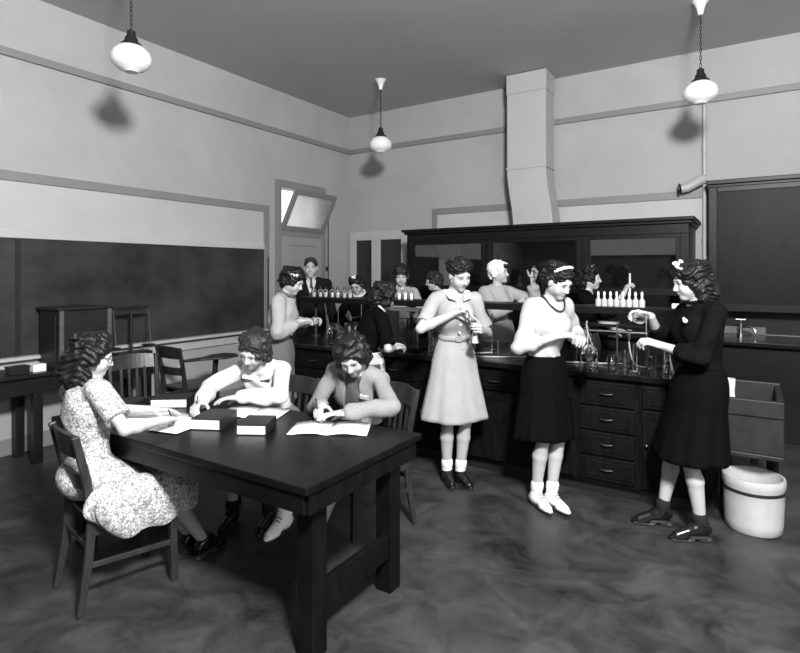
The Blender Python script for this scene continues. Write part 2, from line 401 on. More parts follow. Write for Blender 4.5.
du = thing('vent_duct', 'tall pale sheet metal duct rising from the fume cupboard to the ceiling', 'duct', (0, 0, 0))
def ring(cx, cy, z, hx, hy): return [(cx - hx, cy - hy, z), (cx + hx, cy - hy, z), (cx + hx, cy + hy, z), (cx - hx, cy + hy, z)]
def loft(mb, rs):
    vs = [[mb.bm.verts.new(V3(p)) for p in r] for r in rs]
    for a, b in zip(vs, vs[1:]):
        for j in range(4): mb.bm.faces.new((a[j], a[(j + 1) % 4], b[(j + 1) % 4], b[j]))
    mb.bm.faces.new(vs[0][::-1]); mb.bm.faces.new(vs[-1]); return mb
CX, CY = -2.345, 6.66
loft(MB(), [ring(CX, CY, 2.86, .245, .16), ring(CX, CY, 3.78, .245, .16)]).build('upper_section', M['duct'], du, .004)
loft(MB(), [ring(CX, CY, 3.78, .252, .167), ring(CX, CY, 4.02, .252, .167)]).build('ceiling_collar', M['duct'], du, .004)
rs = []
for i in range(13):
    f = i / 12; e = f * f * (3 - 2 * f)
    rs.append(ring(CX + .085 * (1 - e), CY - .02 * (1 - e), 2.135 + .72 * f, .245, .16))
loft(MB(), rs).build('offset_section', M['duct'], du, .004)
loft(MB(), [ring(CX, CY, 2.845, .257, .17), ring(CX, CY, 2.875, .257, .17)]).build('joint_flange', M['duct'], du, .004)

cp = thing('conduit_pipe', 'painted vertical pipe running down the back wall beside the dark wall cupboard', 'pipe', (-.462, 6.92, 0))
MB().cyl((0, 0, .93), (0, 0, 3.43), .022).build('pipe', M['duct'], cp, smooth=True)
MB().cyl((0, 0, 2.9), (0, 0, 2.98), .026).cyl((0, 0, 1.9), (0, 0, 1.95), .026).build('collar', M['duct'], cp, smooth=True)
MB().tube([(0, -.03, 2.60), (-.06, -.07, 2.57), (-.16, -.09, 2.51), (-.22, -.10, 2.50)], [.055, .055, .05, .05], 16).build('vent_elbow', M['duct'], cp, smooth=True)
er = MB().lathe([(.0, 0), (.05, 0), (.06, .005), (.06, .02), (0, .02)]).build('elbow_rim', M['iron'], cp, smooth=True); er.location = (-.225, -.10, 2.50); er.rotation_euler = (0, -R_(90), 0)

wc = thing('wall_cupboard', 'big black-brown framed wall cupboard at the right of the back wall', 'cupboard', (0, 0, 0))
MB().bx(-.41, 1.1, 6.72, 6.945, 1.17, 2.50).build('body', M['wood_cab'], wc, .004)
MB().bx(-.41, 1.1, 6.946, 6.949, .925, 1.17).build('lower_board', M['wood_hood'], wc)
MB().bx(-.41, -.33, 6.69, 6.72, 1.17, 2.50).bx(.48, .57, 6.69, 6.72, 1.17, 2.5).bx(-.33, .48, 6.69, 6.72, 2.42, 2.50).bx(-.33, .48, 6.69, 6.72, 1.17, 1.25).build('door_frame', M['wood_hood'], wc, .005)
MB().bx(-.33, .48, 6.70, 6.72, 1.25, 2.42).build('door_panel', M['wood_cab'], wc)
MB().bx(-.43, 1.1, 6.66, 6.945, 2.50, 2.545).bx(-.42, 1.1, 6.68, 6.945, 2.47, 2.50).build('cornice', M['wood_hood'], wc, .006)

tp = thing('water_tap', 'bright nickel water tap on the back counter beside the girl in black', 'tap', (-.12, 6.72, .92))
MB().cyl((0, 0, 0), (0, 0, .012), .035).cyl((0, 0, 0), (0, 0, .13), .017).build('tap_body', M['chrome'], tp, smooth=True)
MB().tube([(0, 0, .085), (.05, -.02, .10), (.10, -.04, .095), (.125, -.05, .07), (.13, -.052, .04)], .012, 10).build('spout', M['chrome'], tp, smooth=True)
MB().cyl((0, 0, .13), (0, 0, .165), .008).cyl((-.045, 0, .168), (.045, 0, .168), .009).build('tap_handle', M['chrome'], tp, smooth=True)

# ------------------------------------------------------------------ island bench
FY, BY = 4.03, 5.12
def knob(p, x, z, y=FY - .022):
    MB().cyl((x, y + .012, z), (x, y - .01, z), .006, seg=10).ball((x, y - .018, z), .013, 12).build('knob', M['brass'], p, smooth=True)
def cup(p, x, z, y=FY - .022):
    MB().tube([(x - .045, y, z), (x - .04, y - .022, z), (x, y - .028, z - .004), (x + .04, y - .022, z), (x + .045, y, z)], .005, 8).box((x - .045, y + .001, z), (.016, .004, .022)).box((x + .045, y + .001, z), (.016, .004, .022)).build('handle', M['brass'], p, smooth=True)
def front(name, par, xa, xb, za, zb, panel=True):
    m = MB().bx(xa, xb, FY - .018, FY, za, zb)
    o = m.build(name, M['wood_cab'], par, .004)
    if panel:
        e = .055
        MB().bx(xa, xa + e, FY - .026, FY - .018, za, zb).bx(xb - e, xb, FY - .026, FY - .018, za, zb).bx(xa + e, xb - e, FY - .026, FY - .018, zb - e, zb).bx(xa + e, xb - e, FY - .026, FY - .018, za, za + e).build('moulding', M['wood_cab'], o, .003)
    else:
        MB().bx(xa + .025, xb - .025, FY - .024, FY - .018, za + .025, zb - .025).build('raised_field', M['wood_cab'], o, .006)
    return o
edges = [-4.25, -3.80, -3.34, -2.87, -2.40, -1.93, -1.48, -1.07, -.66, -.22]
kinds = 'DDDFDDDFD'
ulabels = ['leftmost bench cabinet behind the girl in the grey skirt', 'bench cabinet left of the girl in the plaid skirt, second from the bench end',
           'bench cabinet behind the girl in the plaid skirt', 'bench cabinet of four drawers left of the girl in the grey dress', 'bench cabinet directly behind the grey dress',
           'bench cabinet with cup handle right of the grey dress', 'bench cabinet directly behind the black skirt of the white sweater girl',
           'bench cabinet of four drawers right of the white sweater girl', 'bench cabinet with drawer and knobbed door behind the girl in black']
for i, k in enumerate(kinds):
    a, b = edges[i], edges[i + 1]
    u = thing('bench_cabinet', ulabels[i], 'cabinet', (0, 0, 0), group='dark wooden cabinets under the laboratory bench')
    MB().bx(a + .001, b - .001, FY, BY, .10, .84).build('body', M['wood_cab'], u)
    MB().bx(a + .001, b - .001, FY + .06, BY - .06, 0, .10).build('plinth', M['black'], u)
    if k == 'F':
        zs = [.12, .295, .47, .645, .825]
        for j in range(4):
            d = front('drawer', u, a + .025, b - .025, zs[j], zs[j + 1] - .015, False)
            cup(d, (a + b) / 2, (zs[j] + zs[j + 1]) / 2)
    else:
        d = front('drawer', u, a + .025, b - .025, .66, .81, False); cup(d, (a + b) / 2, .735)
        d = front('door', u, a + .025, b - .025, .12, .645, True); knob(d, a + .055, .42, FY - .03)
wt = thing('bench_worktop', 'long black polished worktop of the island laboratory bench', 'worktop', (0, 0, .84))
MB().bx(-4.29, -.222, 3.985, 5.17, 0, .04).build('worktop_slab', M['stone'], wt, .006)

sk = thing('bench_sink', 'deep grey stone trough sink fixed to the right end of the bench', 'sink', (0, 0, 0))
a, b, c, d = -.215, .15, 4.0, 4.62
MB().bx(a, b, c, c + .035, .47, .80).bx(a, b, d - .035, d, .47, .815).bx(a, a + .035, c + .035, d - .035, .47, .80).bx(b - .035, b, c + .035, d - .035, .47, .80).bx(a, b, c, d, .44, .47).build('basin', M['soap'], sk, .006)
MB().bx(a + .01, a + .08, d - .10, d - .02, 0, .44).bx(b - .08, b - .01, d - .10, d - .02, 0, .44).build('support', M['wood_cab'], sk, .004)
MB().cyl((.0, 4.12, .37), (.0, 4.12, .44), .022).build('drain', M['iron'], sk, smooth=True)
MB().bx(a, b, c - .012, c, .70, .80).build('front_band', M['soap'], sk, .004)
cr = thing('stoneware_crock', 'white glazed stoneware crock with a dark band standing under the sink', 'crock', (-.006, 4.045, 0))
MB().lathe([(.0, .0), (.150, .0), (.163, .012), (.169, .06), (.174, .19), (.176, .265), (.182, .28), (.184, .315), (.178, .33), (.166, .33), (.160, .31), (.156, .10), (.14, .04), (0, .035)], seg=48, sx=.93, sy=.93).build('crock_body', M['crock'], cr, smooth=True)
MB().lathe([(.1755, .244), (.1795, .246), (.1795, .262), (.1755, .264)], seg=48, sx=.93, sy=.93).build('band', M['iron'], cr, smooth=True)
tw = thing('drain_cloth', 'small white cloth hanging over the back rim of the stone sink', 'cloth', (-.145, 4.585, .03))
g = []
for i in range(9):
    z = .60 + .185 * i / 8
    g.append([(-.03 + .06 * j / 6 + .002 * math.sin(i), -.024 + .004 * math.sin(j * 1.7 + i * .5), z) for j in range(7)])
g.append([(-.03 + .06 * j / 6, .02, .793) for j in range(7)]); g.append([(-.03 + .06 * j / 6, .05, .772) for j in range(7)])
MB().grid(g).build('cloth_fold', M['white_cotton'], tw, smooth=True, solid=.006)

# reagent shelf over the middle of the bench
rs_ = thing('reagent_shelf', 'long black reagent shelf raised on iron posts along the bench', 'shelf', (0, 0, .88))
MB().bx(-4.14, -.30, 4.45, 4.75, .375, .43).build('shelf_board', M['wood_hood'], rs_, .004)
for x in (-4.05, -2.82, -1.62, -.42):
    MB().cyl((x, 4.6, 0), (x, 4.6, .375), .016).cyl((x, 4.6, 0), (x, 4.6, .015), .05).cyl((x, 4.6, .36), (x, 4.6, .375), .05).build('post', M['iron'], rs_, smooth=True)
MB().bx(-1.45, -.45, 4.56, 4.70, .265, .285).build('lower_ledge', M['wood_hood'], rs_, .003)
gp = thing('gas_pipe', 'horizontal metal gas pipe with taps below the reagent shelf', 'pipe', (0, 4.51, .88))
MB().cyl((-1.5, 0, .235), (-.35, 0, .235), .013).cyl((-1.48, 0, .0), (-1.48, 0, .235), .012).cyl((-.38, 0, .0), (-.38, 0, .235), .012).build('pipe', M['chrome'], gp, smooth=True)
for x in (-1.12, -.80):
    MB().cyl((x, 0, .235), (x, -.05, .215), .010).cyl((x, -.05, .235), (x, -.05, .17), .012, .007).build('gas_nozzle', M['chrome'], gp, smooth=True)
    MB().cyl((x - .02, -.02, .256), (x + .02, -.02, .256), .005).cyl((x, -.02, .23), (x, -.02, .256), .004).build('tap_handle', M['chrome'], gp, smooth=True)
# ------------------------------------------------------------------ work table, chairs, side table
wtb = thing('work_table', 'big dark wooden work table in the foreground with square legs', 'table', (0, 0, 0))
TX0, TX1, TY0, TY1, TZ = -3.40, -1.44, 1.585, 2.45, .75
MB().bx(TX0, TX1, TY0, TY1, TZ - .032, TZ).build('tabletop', M['wood_table'], wtb, .005)
MB().bx(TX0 + .03, TX1 - .03, TY0 + .012, TY0 + .04, TZ - .115, TZ - .032).bx(TX0 + .03, TX1 - .03, TY1 - .055, TY1 - .03, TZ - .115, TZ - .032).bx(TX0 + .03, TX0 + .055, TY0 + .055, TY1 - .055, TZ - .115, TZ - .032).bx(TX1 - .04, TX1 - .015, TY0 + .03, TY1 - .03, TZ - .12, TZ - .032).build('apron', M['wood_table'], wtb, .003)
for x in (TX0 + .10, TX1 - .105):
    for y in (TY0 + .145, TY1 - .155):
        MB().bx(x - .045, x + .045, y - .045, y + .045, 0, TZ - .032).build('leg', M['wood_table'], wtb, .005)
    MB().bx(x + .0, x + .035, TY0 + .19, TY1 - .20, .17, .29).build('stretcher', M['wood_table'], wtb, .004)

def chair(label, x, y, yaw, top=.83, slats=False, group='dark wooden chairs'):
    t = thing('wooden_chair', label, 'chair', (x, y, 0), R_(yaw - 90), group)
    m = M['wood_chair']; hw = .17
    s = MB()
    s.poly([(-.205, -.20, .408), (.205, -.20, .408), (.215, .10, .408), (.20, .205, .408), (-.20, .205, .408), (-.215, .10, .408)], (0, 0, .022))
    s.build('seat', m, t, .008)
    for sx in (-1, 1):
        pts = [(sx * (hw + .01), -.255, 0), (sx * hw, -.215, .25), (sx * hw, -.20, .44), (sx * (hw + .003), -.225, .62), (sx * (hw + .012), -.275, top)]
        w2 = [.016, .019, .021, .019, .016]
        MB().sweep(pts, [[(-.0125, -b), (.0125, -b), (.0125, b), (-.0125, b)] for b in w2], (1, 0, 0)).build('leg', m, t, .004)
        MB().beam((sx * .178, .18, 0), (sx * .178, .175, .41), .034, .034, (0, 1, 0)).build('leg', m, t, .004)
        MB().beam((sx * .176, -.21, .22), (sx * .178, .18, .20), .015, .026).build('stretcher', m, t, .003)
        MB().beam((sx * .176, -.20, .378), (sx * .178, .18, .378), .018, .05).build('side_rail', m, t, .003)
    MB().beam((-.178, .178, .28), (.178, .178, .28), .015, .026).build('stretcher', m, t, .003)
    MB().beam((-.178, .185, .38), (.178, .185, .38), .018, .05).build('front_rail', m, t, .003)
    MB().beam((-.17, -.212, .30), (.17, -.212, .30), .015, .024).build('stretcher', m, t, .003)
    def slat(z0, z1, nm):
        def yy(z): return -.20 - .025 * max(0, (z - .44) / .18) - .02 * max(0, (z - .62) / .2)
        rows = []
        for i in range(2):
            z = z0 + (z1 - z0) * i
            rows.append([(-hw + 2 * hw * j / 10, yy(z) - .028 * (1 - ((j - 5) / 5) ** 2), z + (.012 * (1 - ((j - 5) / 5) ** 2) if i == 1 and nm == 'backrest' else 0)) for j in range(11)])
        MB().grid(rows).build(nm, m, t, .003, smooth=False, solid=.018)
    slat(top - .115, top - .005, 'backrest')
    if slats:
        slat(.50, .54, 'lower_slat')
        for k in range(4):
            xk = -.09 + .06 * k
            MB().beam((xk, -.235, .53), (xk, -.268, top - .10), .022, .010, (0, 1, 0)).build('spindle', m, t, .002)
    else:
        slat(.56, .635, 'lower_slat')
    return t
chair('wooden chair with curved back slat under the woman in the floral dress', -2.72, 1.615, 79)
chair('wooden chair with upright back spindles under the girl in the grey cardigan', -2.06, 2.80, -113, .84, True)
chair('wooden chair behind the table under the girl in the white blouse', -2.82, 2.78, -80, .80, True)
chair('empty dark wooden chair drawn up to the far left end of the table', -4.02, 2.55, -15, .90, True)

# tablet-arm chair by the chalkboard
ta = chair('writing chair with a wide tablet arm standing under the chalkboard', -4.87, 3.62, 90, .84, False)
ta.name = 'tablet_arm_chair'
MB().poly([(.17, -.24, .70), (.17, .0, .70), (.10, .16, .70), (.12, .32, .70), (.24, .36, .70), (.36, .30, .70), (.38, .10, .70), (.27, -.10, .70), (.23, -.24, .70)], (0, 0, .022)).build('tablet_arm', M['wood_chair'], ta, .006)
MB().beam((.20, .12, .43), (.215, .13, .70), .03, .05, (0, 1, 0)).build('arm_post', M['wood_chair'], ta, .004)
MB().bx(.17, .26, .05, .18, .40, .43).build('arm_bracket', M['wood_chair'], ta, .004)

st = thing('side_table', 'long dark side table against the wall under the chalkboard', 'table', (0, 0, 0))
MB().bx(-5.38, -4.93, .2, 3.30, .72, .75).build('tabletop', M['wood_dark'], st, .004)
MB().bx(-5.36, -4.97, .25, 3.26, .58, .72).build('apron', M['wood_dark'], st, .003)
for y in (.3, 2.22, 3.20):
    for x in (-5.32, -5.0):
        MB().bx(x - .035, x + .035, y - .035, y + .035, 0, .58).build('leg', M['wood_dark'], st, .004)

bxx = thing('wooden_box', 'tall brown wooden apparatus box standing on the side table', 'box', (-5.16, 2.615, .75))
MB().bx(-.17, .17, -.225, .225, 0, .50).build('box_body', M['wood_box'], bxx, .004)
MB().bx(-.195, .195, -.245, .245, .50, .52).build('lid', M['wood_box'], bxx, .004)
for y in (-.225, .19):
    MB().bx(.17, .185, y, y + .035, 0, .50).build('corner_strip', M['wood_box2'], bxx, .002)
MB().bx(-.12, .12, -.233, -.225, .04, .45).build('end_panel', M['black'], bxx, .002)

bl = thing('beam_balance', 'black laboratory beam balance on the side table right of the wooden box', 'balance', (-5.14, 3.13, .75))
MB().bx(-.09, .09, -.17, .17, 0, .05).build('base', M['black'], bl, .005)
MB().cyl((0, 0, .05), (0, 0, .47), .014, .011).build('pillar', M['black'], bl, smooth=True)
MB().poly([(-.008, -.19, .47), (-.008, 0, .445), (-.008, .19, .47), (-.008, .19, .485), (-.008, 0, .50), (-.008, -.19, .485)], (.016, 0, 0)).build('beam', M['black'], bl, .002)
for sy in (-1, 1):
    pn = MB().tube([(-.055, sy * .18, .10), (0, sy * .18, .475), (.055, sy * .18, .10)], .0035, 6).build('pan_hanger', M['iron'], bl, smooth=True)
    MB().lathe([(0, .088), (.05, .09), (.065, .10), (.067, .104), (0, .098)], (0, sy * .18, 0)).build('pan', M['iron'], pn, smooth=True)
rsd = thing('side_ring_stand', 'thin iron retort stand beside the balance on the side table', 'stand', (-5.2, 2.93, .75))
MB().bx(-.05, .05, -.03, .03, 0, .012).build('base', M['iron'], rsd, .002)
MB().cyl((0, 0, .01), (0, 0, .54), .007, seg=10).build('rod', M['iron'], rsd, smooth=True)
tr = tag(MB().bx(-.05, .05, -.16, .16, 0, .02).build('paper_stack', M['pages'], None, .002), 'thin stack of pale paper on the side table edge before the balance', 'paper')
tr.location = (-4.99, 3.0, .7505)
sb = tag(MB().bx(-.04, .04, -.05, .05, 0, .06).build('small_carton', M['paper'], None, .003), 'small white carton at the far left of the side table', 'box')
sb.location = (-5.05, 2.25, .7505)
ib = thing('specimen_box', 'low black box with a hinged lid on the side table, left of the white carton', 'box', (-5.05, 2.10, .7505))
MB().bx(-.05, .05, -.07, .07, 0, .05).build('tray', M['black'], ib, .003)
MB().bx(-.054, .054, -.074, .074, .05, .065).build('lid', M['black'], ib, .003)

# ------------------------------------------------------------------ things on the work table
def book(label, x, y, rz, L, W, T, z=TZ, group='thick dark textbooks on the work table', page_side=-1):
    t = thing('textbook', label, 'book', (x, y, z + .0008), R_(rz), group)
    MB().bx(-L / 2, L / 2, -W / 2, W / 2, T - .004, T).bx(-L / 2, L / 2, -W / 2, W / 2, 0, .004).bx(L / 2 - .004, L / 2, -W / 2, W / 2, .004, T - .004).build('cover', M['cover'], t, .0015)
    MB().bx(-L / 2 + .005, L / 2 - .0045, -W / 2 + .004, W / 2 - .004, .0043, T - .0043).build('page_block', M['pages'], t)
    return t
book('thick dark book with pale page edges, left of the two in mid table', -2.47, 1.98, 26, .165, .22, .058)
book('thick dark book with pale page edges, right of the two in mid table', -2.20, 2.035, 30, .155, .20, .052)
book('thick dark book behind the floral dress woman\'s papers at the table end', -3.05, 2.13, 37, .22, .16, .055)
book('thin black closed book lying at the left end of the table', -3.27, 1.98, 25, .14, .19, .032)

def notebook(label, x, y, rz, w, h, lift=.012):
    t = thing('open_notebook', label, 'notebook', (x, y, TZ + .001), R_(rz), 'open notebooks')
    for s, nm in ((-1, 'left_page'), (1, 'right_page')):
        rows = []
        for i in range(2):
            rows.append([(s * w * j / 8, -h / 2 + h * i, .002 + lift * math.sin(PI * min(1, (j / 8) * 1.05)) * (1 - .4 * j / 8)) for j in range(9)])
        MB().grid(rows).build(nm, M['paper'], t, smooth=True, solid=.002)
    MB().bx(-w - .004, w + .004, -h / 2 - .004, h / 2 + .004, 0, .0015).build('cover', M['cover'], t)
    return t
notebook('open white notebook under the hands of the girl in grey cardigan', -1.885, 2.255, 30, .205, .235)
notebook('open white notebook lying before the girl in the white blouse', -2.48, 2.26, 22, .19, .22)
notebook('open white notebook under the floral dress woman\'s arm', -2.86, 1.88, 8, .19, .25)
pp = thing('writing_paper', 'loose sheet of white paper under the floral dress woman\'s hand', 'paper', (-2.60, 1.86, TZ + .0065), R_(12))
MB().bx(-.10, .10, -.135, .135, 0, .0015).build('sheet', M['paper'], pp)
def pen(label, p0, p1):
    p0, p1 = V3(p0), V3(p1)
    t = thing('pencil', label, 'pencil', p0); d = p1 - p0
    MB().cyl(d * .12, d, .0042, seg=8).build('shaft', M['black'], t, smooth=True)
    MB().cyl((0, 0, 0), d * .12, .0012, .0042, seg=8).build('tip', M['wood_box2'], t, smooth=True)
    return t
# ------------------------------------------------------------------ implicit surfaces -> one continuous mesh
F32 = np.float32
def nrm(v):
    v = np.asarray(v, float); return v / max(1e-9, np.linalg.norm(v))
def frame(up, fwd):
    up = nrm(up); r = nrm(np.cross(fwd, up)); return r, np.cross(up, r), up
class Sdf:
    def __init__(s): s.p = []
    def add(s, fn, lo, hi, k, op): s.p.append((fn, np.array(lo), np.array(hi), k, op)); return s
    def cone(s, a, b, r1, r2, k=.02, op='u', cut=None, flat=None):
        """Tapered capsule a->b. cut = list of (point, normal): keeps the side opposite the normal. flat = (dir, factor) squashes along dir."""
        a = np.array(a, float); b = np.array(b, float); ba = b - a; L2 = max(1e-9, ba @ ba); rm = max(r1, r2)
        def fn(P):
            q = P - a
            if flat is not None:
                fd, f = flat; c = q @ fd
                q = q + (c * (1 / f - 1))[..., None] * fd
            t = np.clip((q @ ba) / L2, 0, 1)
            d = np.sqrt(((q - t[..., None] * ba) ** 2).sum(-1)) - (r1 + (r2 - r1) * t)
            if flat is not None: d = d * (flat[1] ** .5)
            if cut:
                for cp, cn in cut: d = np.maximum(d, (P - np.array(cp)) @ nrm(cn))
            return d
        return s.add(fn, np.minimum(a, b) - rm, np.maximum(a, b) + rm, k, op)
    def ell(s, c, rad, fr=None, k=.02, op='u', cut=None):
        c = np.array(c, float); rad = np.array(rad, float); m = np.eye(3) if fr is None else np.array(fr); rm = rad.max()
        def fn(P):
            q = (P - c) @ m.T
            k0 = np.sqrt(((q / rad) ** 2).sum(-1)); k1 = np.sqrt(((q / rad ** 2) ** 2).sum(-1)) + 1e-9
            d = k0 * (k0 - 1) / k1
            if cut:
                for cp, cn in cut: d = np.maximum(d, (P - np.array(cp)) @ nrm(cn))
            return d
        return s.add(fn, c - rm, c + rm, k, op)
    def rbox(s, c, half, fr=None, r=.01, k=.01, op='u'):
        c = np.array(c, float); half = np.array(half, float) - r; m = np.eye(3) if fr is None else np.array(fr); rm = np.linalg.norm(half) + r
        def fn(P):
            q = np.abs((P - c) @ m.T) - half
            return np.sqrt((np.maximum(q, 0) ** 2).sum(-1)) + np.minimum(q.max(-1), 0) - r
        return s.add(fn, c - rm, c + rm, k, op)
    def plane(s, pt, n, lo=(-9, -9, -9), hi=(9, 9, 9)):
        """Cut away everything on the side n points to (inside the given box)."""
        pt = np.array(pt, float); n = nrm(n)
        return s.add(lambda P: -((P - pt) @ n), lo, hi, 0, 'cut')
    def mesh(s, h, warp=None):
        us = [q for q in s.p if q[4] == 'u']
        lo = np.min([q[1] for q in us], 0) - 3 * h; hi = np.max([q[2] for q in us], 0) + 3 * h
        n = np.ceil((hi - lo) / h).astype(int) + 1
        V = np.full(n, .08, F32)
        for fn, a, b, k, op in s.p:
            pad = k + 2.5 * h
            i0 = np.maximum(0, np.floor((a - pad - lo) / h).astype(int)); i1 = np.minimum(n, np.ceil((b + pad - lo) / h).astype(int) + 1)
            if (i1 <= i0).any(): continue
            g = np.stack(np.meshgrid(*[lo[d] + h * np.arange(i0[d], i1[d]) for d in range(3)], indexing='ij'), -1)
            d = fn(g).astype(F32)
            sl = tuple(slice(i0[j], i1[j]) for j in range(3)); v = V[sl]
            if op == 'u':
                if k > 0:
                    e = np.maximum(k - np.abs(v - d), 0) / k; V[sl] = np.minimum(v, d) - e * e * k * .25
                else: V[sl] = np.minimum(v, d)
            elif op == 's':
                e = np.maximum(k - np.abs(v + d), 0) / max(k, 1e-6); V[sl] = np.maximum(v, -d) + e * e * k * .25
            else: V[sl] = np.maximum(v, -d)
        V[0] = V[-1] = .05; V[:, 0] = V[:, -1] = .05; V[:, :, 0] = V[:, :, -1] = .05
        if warp is not None:
            g = np.stack(np.meshgrid(*[lo[d] + h * np.arange(n[d]) for d in range(3)], indexing='ij'), -1); V = V + warp(g).astype(F32) * (np.abs(V) < .03)
        # surface nets
        S = V < 0; c = S[:-1, :-1, :-1]
        cnt = np.zeros(c.shape, np.int8)
        sl = lambda a, n_: slice(a, n_ - 1 + a)
        for dx in (0, 1):
            for dy in (0, 1):
                for dz in (0, 1): cnt += S[sl(dx, n[0]), sl(dy, n[1]), sl(dz, n[2])]
        I = np.argwhere((cnt > 0) & (cnt < 8))
        idx = np.full(c.shape, -1, np.int32); idx[tuple(I.T)] = np.arange(len(I))
        acc = np.zeros((len(I), 3)); num = np.zeros(len(I))
        cor = [(x, y, z) for x in (0, 1) for y in (0, 1) for z in (0, 1)]
        vals = {q: V[I[:, 0] + q[0], I[:, 1] + q[1], I[:, 2] + q[2]] for q in cor}
        for q in cor:
            for ax in range(3):
                if q[ax] == 0:
                    q2 = list(q); q2[ax] = 1; q2 = tuple(q2); va, vb = vals[q], vals[q2]
                    m = (va < 0) != (vb < 0); t = np.where(m, va / np.where(m, va - vb, 1), 0)
                    pt = np.array(q, float)[None].repeat(len(I), 0); pt[:, ax] = t
                    acc[m] += pt[m]; num[m] += 1
        verts = lo + h * (I + acc / np.maximum(num, 1)[:, None])
        quads = []
        for ax in range(3):
            a1, a2 = [(1, 2), (2, 0), (0, 1)][ax]
            s0 = [slice(None)] * 3; s1 = [slice(None)] * 3; s0[ax] = slice(0, -1); s1[ax] = slice(1, None)
            E = np.argwhere(S[tuple(s0)] != S[tuple(s1)])
            E = E[(E[:, a1] > 0) & (E[:, a2] > 0) & (E[:, a1] < n[a1] - 1) & (E[:, a2] < n[a2] - 1)]
            ins = S[tuple(E.T)]
            def cell(o1, o2):
                q = E.copy(); q[:, a1] -= o1; q[:, a2] -= o2; return idx[tuple(q.T)]
            Q = np.stack([cell(1, 1), cell(0, 1), cell(0, 0), cell(1, 0)], 1)
            Q[~ins] = Q[~ins][:, ::-1]; quads.append(Q)
        return verts, np.concatenate(quads)
def sdf_obj(name, S, m, h, parent, col=None, warp=None, smooth=1):
    v, q = S.mesh(h, warp)
    if smooth:   # one Laplacian pass takes the grid out of the surface
        for _ in range(smooth):
            acc = np.zeros_like(v); num = np.zeros(len(v))
            for a, b in ((0, 1), (1, 2), (2, 3), (3, 0)):
                np.add.at(acc, q[:, a], v[q[:, b]]); np.add.at(num, q[:, a], 1)
            v = v * .5 + .5 * acc / np.maximum(num, 1)[:, None]
    me = bpy.data.meshes.new(name); nf = len(q)
    me.vertices.add(len(v)); me.vertices.foreach_set('co', v.astype(F32).ravel())
    me.loops.add(nf * 4); me.loops.foreach_set('vertex_index', q.astype(np.int32).ravel())
    me.polygons.add(nf); me.polygons.foreach_set('loop_start', np.arange(0, nf * 4, 4, dtype=np.int32))
    me.polygons.foreach_set('use_smooth', np.ones(nf, bool))
    me.update(calc_edges=True); me.validate()
    if col is not None:
        at = me.color_attributes.new('Col', 'FLOAT_COLOR', 'POINT'); g = col(v)
        at.data.foreach_set('color', np.stack([g, g, g, np.ones_like(g)], 1).astype(F32).ravel())
    me.materials.append(m)
    return link(bpy.data.objects.new(name, me), parent)

# ------------------------------------------------------------------ people
def ik(a, t, l1, l2, pole):
    a = np.array(a, float); t = np.array(t, float); d = t - a; D = np.linalg.norm(d)
    if D > (l1 + l2) * .995: t = a + d * ((l1 + l2) * .995 / D); d = t - a; D = np.linalg.norm(d)
    D = max(D, abs(l1 - l2) * 1.05 + 1e-3)
    x = (l1 * l1 - l2 * l2 + D * D) / (2 * D); hh = math.sqrt(max(0, l1 * l1 - x * x)); u = nrm(d)
    p = np.array(pole, float); p = nrm(p - u * (p @ u))
    return a + u * x + p * hh, t

